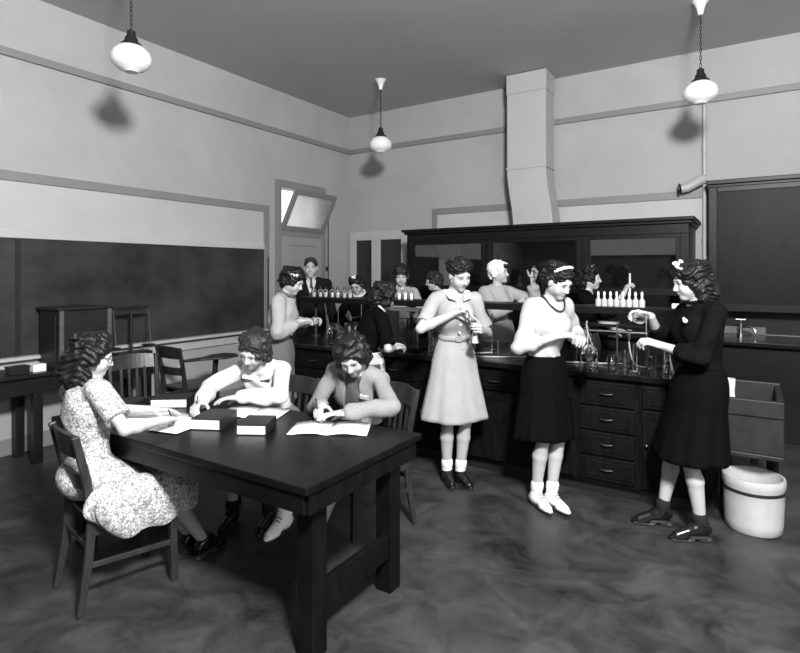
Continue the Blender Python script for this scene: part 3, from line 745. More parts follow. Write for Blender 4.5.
class Person:
    """Local frame: x to the person's right, y the way she faces, z up; origin on the floor."""
    def __init__(s, label, x, y, yaw, H=1.65, hip=None, px=0., py=0., lean=0., roll=0., twist=0., head=(0, 0, 0), female=True, vox=.0045, skin=.40, brow=.08, lip=.2, group=None):
        s.root = thing('person', label, 'person', (x, y, 0), R_(yaw - 90), group)
        s.H = H; k = s.k = H / 1.65; s.hk = k * (.93 if female else 1.0); s.fem = female; s.vox = vox; s.skin = skin; s.browc = brow; s.lip = lip
        s.P = np.array([px, py, .90 * k if hip is None else hip])
        L, Ro = R_(lean), R_(roll)
        def fr(f):
            up = nrm([math.sin(Ro * f), math.sin(L * f), math.cos(L * f) * math.cos(Ro * f)]); return frame(up, (0, 1, 0))
        s.f0 = fr(.3 if hip is None else .25); s.f1 = fr(.75); f2 = fr(1.0)
        tw = R_(twist); r, f, u = f2
        s.f2 = (r * math.cos(tw) - f * math.sin(tw), f * math.cos(tw) + r * math.sin(tw), u)
        s.W = s.P + s.f0[2] * .15 * k; s.C = s.W + s.f1[2] * .165 * k; s.N = s.C + s.f2[2] * .185 * k
        sw = (.140 if female else .185) * k
        s.sh = {'R': s.N - s.f2[2] * .062 * k + s.f2[0] * sw, 'L': s.N - s.f2[2] * .062 * k - s.f2[0] * sw}
        yw, pt, rl = [R_(a) for a in head]
        hf = np.array([math.sin(yw) * math.cos(pt), math.cos(yw) * math.cos(pt), math.sin(pt)])
        hr0 = nrm(np.cross(hf, (0, 0, 1))); hu0 = np.cross(hr0, hf)
        hr = hr0 * math.cos(rl) - hu0 * math.sin(rl); hu = np.cross(hr, hf)
        s.hf = (hr, hf, hu)
        nd = nrm(s.f2[2] + hu * .8 + hf * .25)
        s.Hc = s.N + nd * .055 * k + hu * .085 * k + hf * .012 * k; s.arm = {}; s.leg = {}
        s.hands = {}
    def h(s, x, y, z):
        return s.Hc + s.hk * (s.hf[0] * x + s.hf[1] * y + s.hf[2] * z)
    def set_arm(s, side, wrist, pole, d=None, n=(0, 0, -1), curl=35, spread=1.0, thumb=None, up=.272, fo=.245):
        e, w = ik(s.sh[side], wrist, up * s.k, fo * s.k, pole)
        s.arm[side] = (s.sh[side], e, w)
        if d is None: d = w - e
        s.hands[side] = (w, nrm(d), np.array(n, float), curl, spread, thumb)
    def set_leg(s, side, ankle, pole=(0, 1, .1), toe=0):
        sg = 1 if side == 'R' else -1
        hip = s.P + s.f0[0] * sg * .085 * s.k - s.f0[2] * .02 * s.k
        kn, an = ik(hip, ankle, .42 * s.k, .39 * s.k, pole)
        s.leg[side] = (hip, kn, an, R_(toe))
    # --- shared shapes
    def torso(s, S, inf=0., lo=None, bust=1.0, waist=1.0, k=.03, upto=.08):
        kk = s.k; a = inf; f0, f1, f2 = s.f0, s.f1, s.f2
        wr = (.094 if s.fem else .125) * waist * kk
        S.ell(s.P, np.array([.142, .104, .112]) * kk + a, f0, k)
        S.cone(s.P + f0[2] * .02, s.W, .128 * kk + a, wr + a, k, flat=(f0[1], .78))
        S.cone(s.W, s.C, wr + a, .120 * kk + a, k, flat=(f1[1], .76))
        S.ell(s.C + f2[2] * .02 * kk, np.array([.134 if s.fem else .165, .096 if s.fem else .112, .165]) * kk + a, f2, k)
        if s.fem:
            for sg in (-1, 1): S.ell(s.C + f2[0] * sg * .058 * kk + f2[1] * .066 * kk + f2[2] * .012 * kk, np.array([.052, .045, .054]) * kk * bust + a * .7, f2, .045)
            if a > 0: S.ell(s.C + f2[1] * .052 * kk + f2[2] * .0 * kk, np.array([.105, .055, .080]) * kk + a, f2, .06)
        for sd, sg in (('R', 1), ('L', -1)):
            S.cone(s.N - f2[2] * .035 * kk + f2[0] * sg * .04 * kk, s.sh[sd] - f2[2] * .004, .043 * kk + a, .041 * kk + a, k)
    def limb(s, S, side, inf=0., frac=2., k=.015, puff=0., cuff=None):
        """Sleeve or bare arm. frac: 0..1 ends in the upper arm, 1..2 in the forearm."""
        kk = s.k; a, e, w = s.arm[side]; fat = 1.0 if s.fem else 1.12
        r0, r1, r2, r3 = .0395 * kk * fat + inf, .0315 * kk * fat + inf, .034 * kk * fat + inf, .0235 * kk * fat + inf
        if frac <= 1:
            b = a + (e - a) * frac; ba = nrm(b - a)
            S.cone(a, b + ba * .1, r0 + puff * .5, r0 + (r1 - r0) * frac + puff, k, cut=[(b, ba)])
        else:
            S.cone(a, e, r0 + puff * .5, r1 + puff, k)
            g = frac - 1; b = e + (w - e) * g; ba = nrm(b - e)
            m = e + (w - e) * min(.3, g)
            S.cone(e, m, r1 + puff, r2 + puff, k)
            S.cone(m, b + ba * (.05 if frac < 2 else 0), r2 + puff, r3 + puff, k, cut=[(b, ba)] if frac < 2 else None)
            if cuff: S.cone(b - ba * .03, b, r3 + cuff, r3 + cuff, .006)
    def hand(s, S, side):
        w, d, n, curl, spread, thumb = s.hands[side]; kk = s.k * (.94 if s.fem else 1.05)
        n = nrm(n - d * (n @ d)); t = np.cross(d, n) if side == 'R' else np.cross(n, d)
        if not isinstance(curl, (tuple, list)): curl = (curl * .85, curl, curl * 1.08, curl * 1.15)
        S.cone(w, w + d * .03 * kk, .024 * kk, .022 * kk, .012, flat=(n, .75))
        for i, (off, L, ln) in enumerate(((.027, .086, (.040, .024, .020)), (.009, .090, (.044, .028, .021)), (-.009, .085, (.040, .026, .020)), (-.026, .076, (.032, .020, .017)))):
            kn = w + (d * L + t * off * spread) * kk
            S.cone(w + (d * .02 + t * off * .6) * kk, kn, .0145 * kk, .0108 * kk, .012)
            c = R_(curl[i]); p = kn; ang = c * .7
            for j, l in enumerate(ln):
                q = p + (d * math.cos(ang) + n * math.sin(ang) + t * off * (spread - 1) * .8) * l * kk
                S.cone(p, q, (.0095 - .001 * j) * kk, (.0088 - .001 * j) * kk, .004); p = q; ang += c * (1.0 if j == 0 else .7)
        th = thumb or (.75, .35)
        p = w + (d * .022 + t * .02 + n * .006) * kk
        for j, (l, r1, r2, bd) in enumerate(((.045, .0145, .0115, 0), (.033, .0112, .0098, .35), (.026, .0098, .008, .6))):
            dd = nrm(d * (.62 + bd * .6) + t * (th[0] - bd * .7) + n * (th[1] + bd * .5)); q = p + dd * l * kk
            S.cone(p, q, r1 * kk, r2 * kk, .008 if j == 0 else .004); p = q
        s.grip = getattr(s, 'grip', {}); s.grip[side] = w + (d * .075 + n * .035) * kk
    def head(s, S):
        kk = s.hk; F = s.hf; e = lambda c, r, k=.015, op='u': S.ell(s.h(*c), np.array(r) * kk, F, k, op)
        c = lambda a, b, r1, r2, k=.01, op='u': S.cone(s.h(*a), s.h(*b), r1 * kk, r2 * kk, k, op)
        S.cone(s.N - s.f2[2] * .04 * kk, s.h(0, -.022, -.06), (.052 if s.fem else .062) * kk, (.047 if s.fem else .056) * kk, .03)
        e((0, -.016, .030), (.073, .091, .083)); e((0, .018, -.034), (.058, .068, .074), .03)
        jw = .040 if s.fem else .047; cr = .0145 if s.fem else .018
        c((-jw, .004, -.060), (0, .060, -.092), .017, cr, .03); c((jw, .004, -.060), (0, .060, -.092), .017, cr, .03); e((0, .064, -.095), (.017, .015, .015), .02)
        c((-.036, .073, .014), (.036, .073, .014), .013, .013, .02)
        for g in (-1, 1):
            e((g * .034, .052, -.042), (.026, .028, .031), .03)
            e((g * .031, .094, -.004), (.017, .016, .012), .012, 's'); e((g * .031, .0675, -.005), (.0145, .0145, .0125), .004)
            e((g * .074, -.006, -.012), (.010, .018, .031), .008)
        c((0, .082, .006), (0, .104, -.034), .007, .0105, .012); e((-.0105, .094, -.040), (.0075, .009, .0065), .006); e((.0105, .094, -.040), (.0075, .009, .0065), .006)
        c((-.018, .079, -.0645), (0, .0865, -.0625), .0055, .0068, .007); c((.018, .079, -.0645), (0, .0865, -.0625), .0055, .0068, .007); c((-.011, .0815, -.0735), (.011, .0815, -.0735), .0075, .0075, .006)
    def colour(s, v):
        q = (v - s.Hc) @ np.array(s.hf).T / s.hk; x, y, z = q[:, 0], q[:, 1], q[:, 2]; ax = np.abs(x)
        g = np.full(len(v), s.skin)
        def blend(mask, c): g[:] = g * (1 - mask) + c * mask
        def soft(d, w=.0025): return np.clip(.5 - d / w, 0, 1)
        f = (y > .035)
        blend(f * soft(np.maximum(ax - .021, np.abs(z + .068) - .0095 + ax * .16)), s.lip)
        blend(f * soft(np.maximum(np.abs(ax - .031) - .017, np.abs(z - .0195 + np.abs(ax - .028) * .12) - .0035)), s.browc)
        ey = np.sqrt(((ax - .031) / .0135) ** 2 + ((z + .005) / .0062) ** 2) - 1
        blend(f * np.clip(.5 - ey * 3, 0, 1), .5); ir = np.sqrt((ax - .031) ** 2 + (z + .005) ** 2) - .0058
        blend(f * soft(ir, .002), .03)
        blend(f * soft(np.maximum(np.abs(ax - .031) - .0145, np.abs(z - .0015 + ((ax - .031) / .0145) ** 2 * .004) - .002)), .06)
        blend(f * soft(np.maximum(np.abs(ax - .0075) - .0035, np.abs(z + .0455) - .002)), .15)
        return g
    def body(s, shoe_foot=True):
        S = Sdf(); kk = s.k; s.torso(S)
        for sd in s.arm: s.limb(S, sd); s.hand(S, sd)
        for sd, (hp, kn, an, toe) in s.leg.items():
            S.cone(hp, kn, .080 * kk, .044 * kk, .03); m = kn + (an - kn) * .32
            back = nrm(np.cross(np.cross(an - kn, (0, 1, 0)), an - kn)) * -.012 * kk
            if np.linalg.norm(back) < 1e-6: back = np.zeros(3)
            S.cone(kn, m + back, .039 * kk, .0475 * kk, .012); S.cone(m + back, an, .0475 * kk, .028 * kk, .012)
            S.ell(kn + np.array([0, .006, 0]), np.array([.036, .036, .045]) * kk, None, .012)
            fd = np.array([math.sin(toe), math.cos(toe), 0]); S.cone(an, an + fd * .08 * kk - np.array([0, 0, .05]), .029 * kk, .016 * kk, .01)
        s.head(S)
        return sdf_obj('body', S, M['skin'], s.vox, s.root, s.colour)
    def folds(s, amp=1.5, sd=0.0):
        z0 = s.P[2]
        def wr(g):
            x, y, z = g[..., 0], g[..., 1], g[..., 2]
            a = .0030 * np.sin(26 * z + 17 * x + 3.2 * np.sin(9 * y + sd) + sd) + .0024 * np.sin(44 * x - 20 * z + 2.5 * np.sin(14 * z + 11 * y) + 2 * sd)
            b = .0030 * np.sin(60 * z + 2 * np.sin(20 * x + sd)) * np.exp(-((z - z0 - .12) / .07) ** 2)
            return amp * (a + b)
        return wr
    def garment(s, name, m, inf=.012, frac=2., puff=0., cuff=None, neck=.075, hem=None, vee=0., bust=1.0, waist=1.0, extra=None, sides='RL', vox=None, label=None):
        S = Sdf(); kk = s.k; s.torso(S, inf, bust=bust, waist=waist)
        for sd in sides:
            if sd in s.arm: s.limb(S, sd, inf, frac, puff=puff, cuff=cuff)
        if extra: extra(S)
        if hem is not None:
            pt = s.P + s.f0[2] * hem; S.plane(pt, -s.f0[2], s.P - np.array([.3, .3, .35]), s.P + np.array([.3, .3, hem + .05]))
        nd = nrm(s.h(0, -.022, -.06) - s.N)
        S.cone(s.N + nd * .005, s.N + nd * .15, neck * kk, neck * kk, .008, 's')
        if vee:
            c = s.N + s.f2[1] * .10 * kk
            S.cone(s.N + s.f2[1] * .10 * kk + nd * .04, s.N + s.f2[1] * .13 * kk - s.f2[2] * vee * kk, .05 * kk, .006, .006, 's')
        o = sdf_obj(name, S, m, vox or s.vox, s.root, warp=s.folds(sd=s.root.location.x * 3))
        if label: o['label'] = label
        return o
    def skirt(s, name, m, top, bot, r_top, r_bot, pleats=9, amp=.03, depth=.72, shift=(0, 0), seed=0, fx=1.0, hang=1.0, tw=0.0, hip=.028):
        """Hanging skirt from height top to bot, r_* half widths, shift of the hem in x,y."""
        rows = []; rnd = random.Random(seed); ph = [rnd.uniform(0, 6.28) for _ in range(4)]; n = 120; nz = 26
        for i in range(nz + 1):
            f = i / nz; z = top + (bot - top) * f; g = f ** hang
            hipb = hip * math.sin(PI * min(1, (f + .03) * 2.0)) * (1 - f)
            c = s.P + (s.f0[2] * (top - s.P[2])) * (1 - f); c = np.array([c[0] + shift[0] * f, c[1] + shift[1] * f, z]); row = []
            for j in range(n):
                a = 2 * PI * j / n
                fold = math.sin(pleats * a + ph[0] + .8 * math.sin(2 * a + ph[1])) + .45 * math.sin((pleats * 2 + 1) * a + ph[2])
                r = r_top + (r_bot - r_top) * g + hipb + amp * r_bot * fold * f ** 1.3
                row.append((c[0] + r * fx * math.cos(a + tw), c[1] + r * depth * math.sin(a + tw), z + .006 * math.sin(3 * a + ph[3]) * f))
            row.append(row[0]); rows.append(row)
        mb = MB(); vs = [[mb.bm.verts.new(V3(p)) for p in r[:-1]] for r in rows]
        for r0, r1 in zip(vs, vs[1:]):
            for j in range(n): mb.bm.faces.new((r0[j], r0[(j + 1) % n], r1[(j + 1) % n], r1[j]))
        return mb.build(name, m, s.root, smooth=True, solid=.006)
    def shoes(s, m, sock=None, heel=.0, sock_h=.05, laces=True, sole=None):
        for sd, (hp, kn, an, toe) in s.leg.items():
            kk = s.k; fd = np.array([math.sin(toe), math.cos(toe), 0]); z0 = an[2] - .075 * kk - heel * .5
            up = np.array([0, 0, 1.]); b = np.array([an[0], an[1], z0])
            S = Sdf(); rt = np.cross(fd, up)
            S.cone(b - fd * .030 * kk + up * (.04 + heel), b + fd * .03 * kk + up * (.045 + heel * .7), .034 * kk, .036 * kk, .02)
            S.cone(b + fd * .02 * kk + up * (.052 + heel * .5), b + fd * .135 * kk + up * .026, .036 * kk, .027 * kk, .02, flat=(up, .95))
            S.cone(b + fd * .10 * kk + up * .02, b + fd * .165 * kk + up * .016, .035 * kk, .018 * kk, .015, flat=(up, .6))
            S.cone(b + up * (.04 + heel), an + up * .005, .038 * kk, .040 * kk, .015, cut=[(b + up * (.088 + heel * .6), (-.35 * fd[0], -.35 * fd[1], 1))])
            S.plane(b, (0, 0, -1), b - .3, b + .3)
            o = sdf_obj('shoe', S, m, .004, s.root)
            S = Sdf(); hz = .012 + heel
            S.cone(b - fd * .042 * kk, b + fd * .0 * kk, .026 * kk, .026 * kk, .008, cut=[(b + up * hz, (0, 0, 1)), (b, (0, 0, -1))])
            S.cone(b + fd * .07 * kk, b + fd * .155 * kk, .037 * kk, .022 * kk, .01, cut=[(b + up * .011, (0, 0, 1)), (b, (0, 0, -1))])
            S.rbox(b + fd * .03 * kk + up * (.006 + heel * .5), (.026 * kk, .05 * kk, .005 + heel * .12), (rt, fd, up), .003, .01)
            sdf_obj('sole', S, sole or M['sole'], .004, o)
            if laces:
                L = MB()
                for q in range(4):
                    c = b + fd * (.055 + .018 * q) * kk + up * (.083 + heel * .4 - .0105 * q) * kk
                    L.tube([c - rt * .020 - up * .006, c + up * .004, c + rt * .020 - up * .006], .0028, 5)
                L.build('laces', M['rubber_dark'] if m is M['shoe_white'] else M['black'], o, smooth=True)
            if sock:
                S = Sdf(); S.cone(an - up * .01, an + nrm(kn - an) * sock_h, .037 * kk, .038 * kk, .01, cut=[(an + nrm(kn - an) * sock_h, nrm(kn - an))])
                S.cone(an + nrm(kn - an) * (sock_h - .022), an + nrm(kn - an) * (sock_h - .006), .041 * kk, .041 * kk, .008)
                sdf_obj('sock', S, sock, .004, s.root)
    # --- hair
    def hair(s, m=None, length=.10, vol=.0, curl=.021, n=70, seed=1, top=.0, front=.055, ear=False, spread=1.0, name='hair', fringe=False, back=0.):
        m = m or M['hair_dark']; S = Sdf(); kk = s.hk; vol = vol * .75; F = s.hf; rnd = random.Random(seed)
        e = lambda c, r, k=.015, op='u': S.ell(s.h(*c), np.array(r) * kk, F, k, op)
        e((0, -.020, .036), (.080 + vol * .5, .098 + vol * .5, .085 + vol * .4 + top * .35))
        if length > .02:
            e((0, -.062 - vol * .3, -.01 - length * .5), (.078 + vol, .050 + vol * .6, .055 + length * .5), .03)
        if back: e((0, -.105, -.075), (.082, .05 + back, .085), .03)
        curl *= 1.15; n = int(n * .62)
        for i in range(n):
            a = R_(rnd.uniform(-128, 128)) * spread; zz = rnd.uniform(-length, .09)
            rz = math.sqrt(max(.05, 1 - ((zz - .03) / .105) ** 2)) if zz > .03 else 1
            rx, ry = (.076 + vol) * rz, (.094 + vol) * rz
            x, y = rx * math.sin(a), -.018 - ry * math.cos(a)
            if y > .02 and zz < -.03 - (0 if not ear else -.05): continue
            r = curl * rnd.uniform(.7, 1.2)
            b2 = (x + rnd.uniform(-.02, .02), y + rnd.uniform(-.02, .02), zz + rnd.uniform(-.02, .02))
            S.cone(s.h(x, y, zz), s.h(*b2), r * kk, r * .85 * kk, .014)
        for i in range(int(12 + top * 200)):
            x = rnd.uniform(-.055, .055); y = rnd.uniform(-.01, .062); z = .118 - .9 * (x * x + (y + .015) ** 2) / .12 + top * rnd.uniform(.3, 1) - .012
            S.cone(s.h(x, y, z), s.h(x + rnd.uniform(-.025, .025), y - .01, z + rnd.uniform(-.006, .01)), curl * rnd.uniform(.7, 1.1) * kk, curl * .6 * kk, .014)
        # keep the face free
        e((0, .098, -.045), (.062, .062, .045 + front * 1.12), .008, 's')
        S.cone(s.h(0, .05, -.055), s.h(0, .10, -.06), .056 * kk, .06 * kk, .01, 's')
        if ear:
            for g in (-1, 1): e((g * .085, .004, -.018), (.024, .030, .040), .008, 's')
        if fringe:
            for i in range(9):
                x = -.048 + .012 * i; S.cone(s.h(x, .066, .085), s.h(x + rnd.uniform(-.01, .01), .082, .045 + rnd.uniform(-.006, .008)), .018 * kk, .013 * kk, .006)
        def warp(g):
            q = (g - s.Hc) @ np.array(F).T
            return .0024 * np.sin(q[..., 2] * 210 + 3 * np.sin(q[..., 0] * 45) + 3 * np.sin(q[..., 1] * 40)) + .0008 * np.sin(q[..., 0] * 300 + q[..., 1] * 260 + 6 * np.sin(q[..., 2] * 60 + q[..., 0] * 40))
        return sdf_obj(name, S, m, max(.0035, s.vox * .85), s.root, warp=warp, smooth=0)
    def child(s, name, mb, m, **kw): return mb.build(name, m, s.root, **kw)
    def flower(s, pos, r=.03, name='hair_flower', m=None, n=7, seed=3):
        rnd = random.Random(seed); mb = MB(); c = s.h(*pos)
        for i in range(n):
            mb.ball(c + np.array([rnd.uniform(-r, r), rnd.uniform(-r, r), rnd.uniform(-r * .7, r * .7)]), r * rnd.uniform(.35, .55), 10)
        return mb.build(name, m or M['petal'], s.root, smooth=True)
    def ribbon(s, pts, r=.008, name='hair_ribbon'):
        return MB().tube([s.h(*p) for p in pts], r, 8).build(name, M['ribbon'], s.root, smooth=True)
    def to_world(s, p):
        return s.root.matrix_basis @ V3(tuple(p))
# ------------------------------------------------------------------ the seated group at the work table
def tube_obj(name, label, cat, loc, prof, m='glass', rot=(0, 0, 0), group=None, seg=20, parts=()):
    """Lathed vessel as a thing with optional parts (name, builder, material)."""
    t = thing(name, label, cat, loc, 0, group); t.rotation_euler = rot
    MB().lathe(prof, seg=seg).build('vessel', M[m], t, smooth=True)
    for nm, mb, mm in parts: mb.build(nm, M[mm], t, smooth=True)
    return t

def woman_floral():
    p = Person('woman in a floral dress and spectacles seated writing at the near side of the table', -2.74, 1.50, 88, 1.53, hip=.575, px=-.07, py=-.01, lean=-2, roll=-6, head=(29, -17, 0), vox=.004, brow=.07)
    p.set_arm('R', (.185, .235, .822), (1, -.15, -.8), d=(-.45, .85, -.10), n=(-.15, -.1, -1), curl=(40, 42, 46, 50))
    p.set_arm('L', (-.10, .33, .815), (-1, -.2, -.4), d=(.55, .8, -.05), n=(.1, 0, -1), curl=15)
    p.set_leg('R', (.145, .50, .085), (0.1, .6, 1), toe=-8); p.set_leg('L', (.02, .50, .085), (0, .6, 1), toe=-2)
    p.body()
    kR, kL, hR, hL = p.leg['R'][1], p.leg['L'][1], p.leg['R'][0], p.leg['L'][0]
    def skirt(S):
        for a, b in ((hR, kR), (hL, kL)):
            S.cone(a, b + np.array([0, .0, 0]), .090, .072, .05)
        S.cone((hR + hL) / 2, (kR + kL) / 2, .095, .066, .05)
        S.ell(p.P + np.array([0.01, -.0, -.022]), (.185, .135, .085), None, .04)
        S.ell((.175, -.03, .505), (.045, .12, .055), None, .07); S.ell((.205, .09, .475), (.034, .20, .075), None, .09); S.ell((.222, .13, .43), (.034, .21, .135), None, .09); S.ell((.205, .29, .44), (.04, .14, .10), None, .08)
        S.ell((-.20, .16, .50), (.040, .18, .06), None, .05)
        for sg, kk_ in ((1, kR), (-1, kL)): S.cone(kk_ + np.array([.0, .03, -.01]), kk_ + np.array([0, .05, -.10]), .075, .07, .04)
        S.plane((0, 0, .325), (0, -.0, -1), (-.4, -.3, 0), (.4, .6, .36))
    S = None
    def wr(g):
        y, z, x = g[..., 1], g[..., 2], g[..., 0]
        m = np.clip((.66 - z) / .15, 0, 1)
        return m * .007 * np.sin(34 * y + 16 * x + 20 * z) + .003 * np.sin(40 * z + 30 * x) * np.clip((z - .62) * 5, 0, 1)
    T = Sdf(); p.torso(T, .014)
    for sd in 'RL': p.limb(T, sd, .015, .72, puff=.016)
    skirt(T)
    nd = nrm(p.h(0, -.022, -.06) - p.N); T.cone(p.N + nd * .004, p.N + nd * .15, .066, .07, .008, 's')
    sdf_obj('dress', T, M['floral'], .0045, p.root, warp=wr)
    # round collar
    p.child('collar', MB().tube([p.N + p.f2[0] * .068 * math.cos(a) + p.f2[1] * (.062 * math.sin(a) + .012) + p.f2[2] * (.012 - .016 * math.sin(a)) for a in [2 * PI * i / 28 for i in range(28)]], .011, 8, True), M['floral'], smooth=True)
    p.hair(M['hair_dark'], length=.165, vol=.020, curl=.024, n=120, seed=4, top=.022, back=.012)
    g = MB()
    for sg in (-1, 1):
        g.tube([p.h(sg * .031 + .021 * math.cos(a), .098, -.006 + .018 * math.sin(a)) for a in [2 * PI * i / 20 for i in range(20)]], .0019, 6, True)
        g.tube([p.h(sg * .052, .096, 0), p.h(sg * .070, .05, .004), p.h(sg * .078, .0, .0)], .0018, 6)
    g.tube([p.h(-.010, .099, .0), p.h(0, .105, .004), p.h(.010, .099, .0)], .0018, 6)
    p.child('spectacles', g, M['eyeglass'], smooth=True)
    for sg in (1, -1):
        p.child('earring', MB().ball(p.h(sg * .082, -.002, -.046), .008, 10), M['beads'], smooth=True)
    p.shoes(M['shoe_dark'], None, heel=.03, laces=False)
    q = p.grip['R']; pen('pencil in the right hand of the woman in the floral dress', p.to_world(q + np.array([-.035, .055, -.018])), p.to_world(q + np.array([.045, -.035, .085])))
    return p
woman_floral()

def woman_blouse():
    p = Person('girl in a bright white blouse bending over the table to write', -2.82, 2.78, -66, 1.64, hip=.575, py=.035, lean=45, head=(14, -32, -12), vox=.004, skin=.42)
    p.set_arm('R', (.19, .685, .822), (.8, -.1, -.25), d=(-.1, .95, -.1), n=(-.45, 0, -1), curl=(44, 46, 50, 52), up=.265, fo=.24)
    p.set_arm('L', (.03, .50, .815), (-1, .35, -.15), d=(.95, .2, -.05), n=(.0, .1, -1), curl=18)
    p.set_leg('R', (.12, .42, .085), (0, .6, 1)); p.set_leg('L', (-.12, .42, .085), (0, .6, 1))
    p.body()
    p.garment('blouse', M['white_cotton'], .012, 1.93, puff=.006, cuff=.008, hem=.04, vee=.07, neck=.064)
    c = MB()
    for sg in (-1, 1):
        a = p.N + p.f2[1] * .015 + p.f2[0] * sg * .062 + p.f2[2] * .028
        c.poly([a, a + p.f2[0] * sg * .05 - p.f2[2] * .02, a + p.f2[1] * .075 + p.f2[0] * sg * .035 - p.f2[2] * .06, a + p.f2[1] * .075 - p.f2[0] * sg * .045 - p.f2[2] * .085], p.f2[1] * .006)
    p.child('collar', c, M['white_cotton'], bevel=.002)
    def sk(S):
        for sd in 'RL': S.cone(p.leg[sd][0], p.leg[sd][1], .09, .075, .06)
        S.cone(p.leg['R'][1], p.leg['L'][1], .08, .08, .05)
    T = Sdf(); T.ell(p.P, (.19, .15, .10), None, .03); sk(T); sdf_obj('skirt', T, M['mid_skirt'], .007, p.root)
    p.hair(M['hair_brown'], length=.10, vol=.012, curl=.019, n=95, seed=9, top=.012)
    p.shoes(M['shoe_dark'], M['dark_sock'])
    q = p.grip['R']; pen('pencil held upright in the right hand of the girl in the white blouse', p.to_world(q + np.array([-.012, .045, -.035])), p.to_world(q + np.array([.0, .0, .09])))
woman_blouse()

def woman_cardigan():
    p = Person('girl in a grey cardigan with a white name tag, seated writing at the table corner', -2.07, 2.76, -58, 1.63, hip=.575, py=-.03, lean=37, twist=16, head=(8, -42, 6), vox=.004)
    p.set_arm('R', (.185, .33, .828), (.4, -1, -.4), d=(.12, .95, -.15), n=(-.5, 0, -1), curl=(44, 46, 50, 52))
    p.set_arm('L', (.03, .455, .820), (-1, .5, -.2), d=(.98, .05, -.05), n=(0, .1, -1), curl=16)
    p.set_leg('R', (.37, .46, .265), (.4, .7, .8), toe=20); p.set_leg('L', (.225, .40, .085), (0, .6, 1))
    p.body()
    p.garment('jumper', cloth('dark_grey_jumper', .07, .4, 150), .011, .5, sides='', hem=.02, neck=.062)
    T = Sdf(); p.torso(T, .020, bust=.75)
    for sd in 'RL': p.limb(T, sd, .010, 1.93, puff=.006, cuff=.008)
    nd = nrm(p.h(0, -.022, -.06) - p.N); T.cone(p.N + nd * .0, p.N + nd * .15, .066, .07, .008, 's')
    T.rbox(p.C + p.f2[1] * .170 - p.f2[2] * .06, (.045, .12, .36), p.f2, .004, .004, 's')
    sdf_obj('cardigan', T, M['grey_knit'], .0042, p.root, warp=p.folds(1.0, 2.0))
    c = p.C - p.f2[0] * .088 + p.f2[1] * .135 + p.f2[2] * .105
    nt = MB().box(c, (.052, .004, .030), Matrix(np.array(p.f2).T.tolist())); p.child('name_tag', nt, M['paper'])
    T = Sdf(); T.ell(p.P, (.19, .15, .10), None, .03)
    for sd in 'RL': T.cone(p.leg[sd][0], p.leg[sd][1], .09, .075, .06)
    sdf_obj('skirt', T, M['black_wool'], .007, p.root)
    p.hair(M['hair_dark'], length=.095, vol=.008, curl=.022, n=95, seed=14, top=.012)
    p.shoes(M['shoe_white'], M['sock'])
    q = p.grip['R']; pen('thin pale pencil in the right hand of the girl in the grey cardigan', p.to_world(q + np.array([.0, .045, -.04])), p.to_world(q + np.array([.035, -.02, .09])))
woman_cardigan()

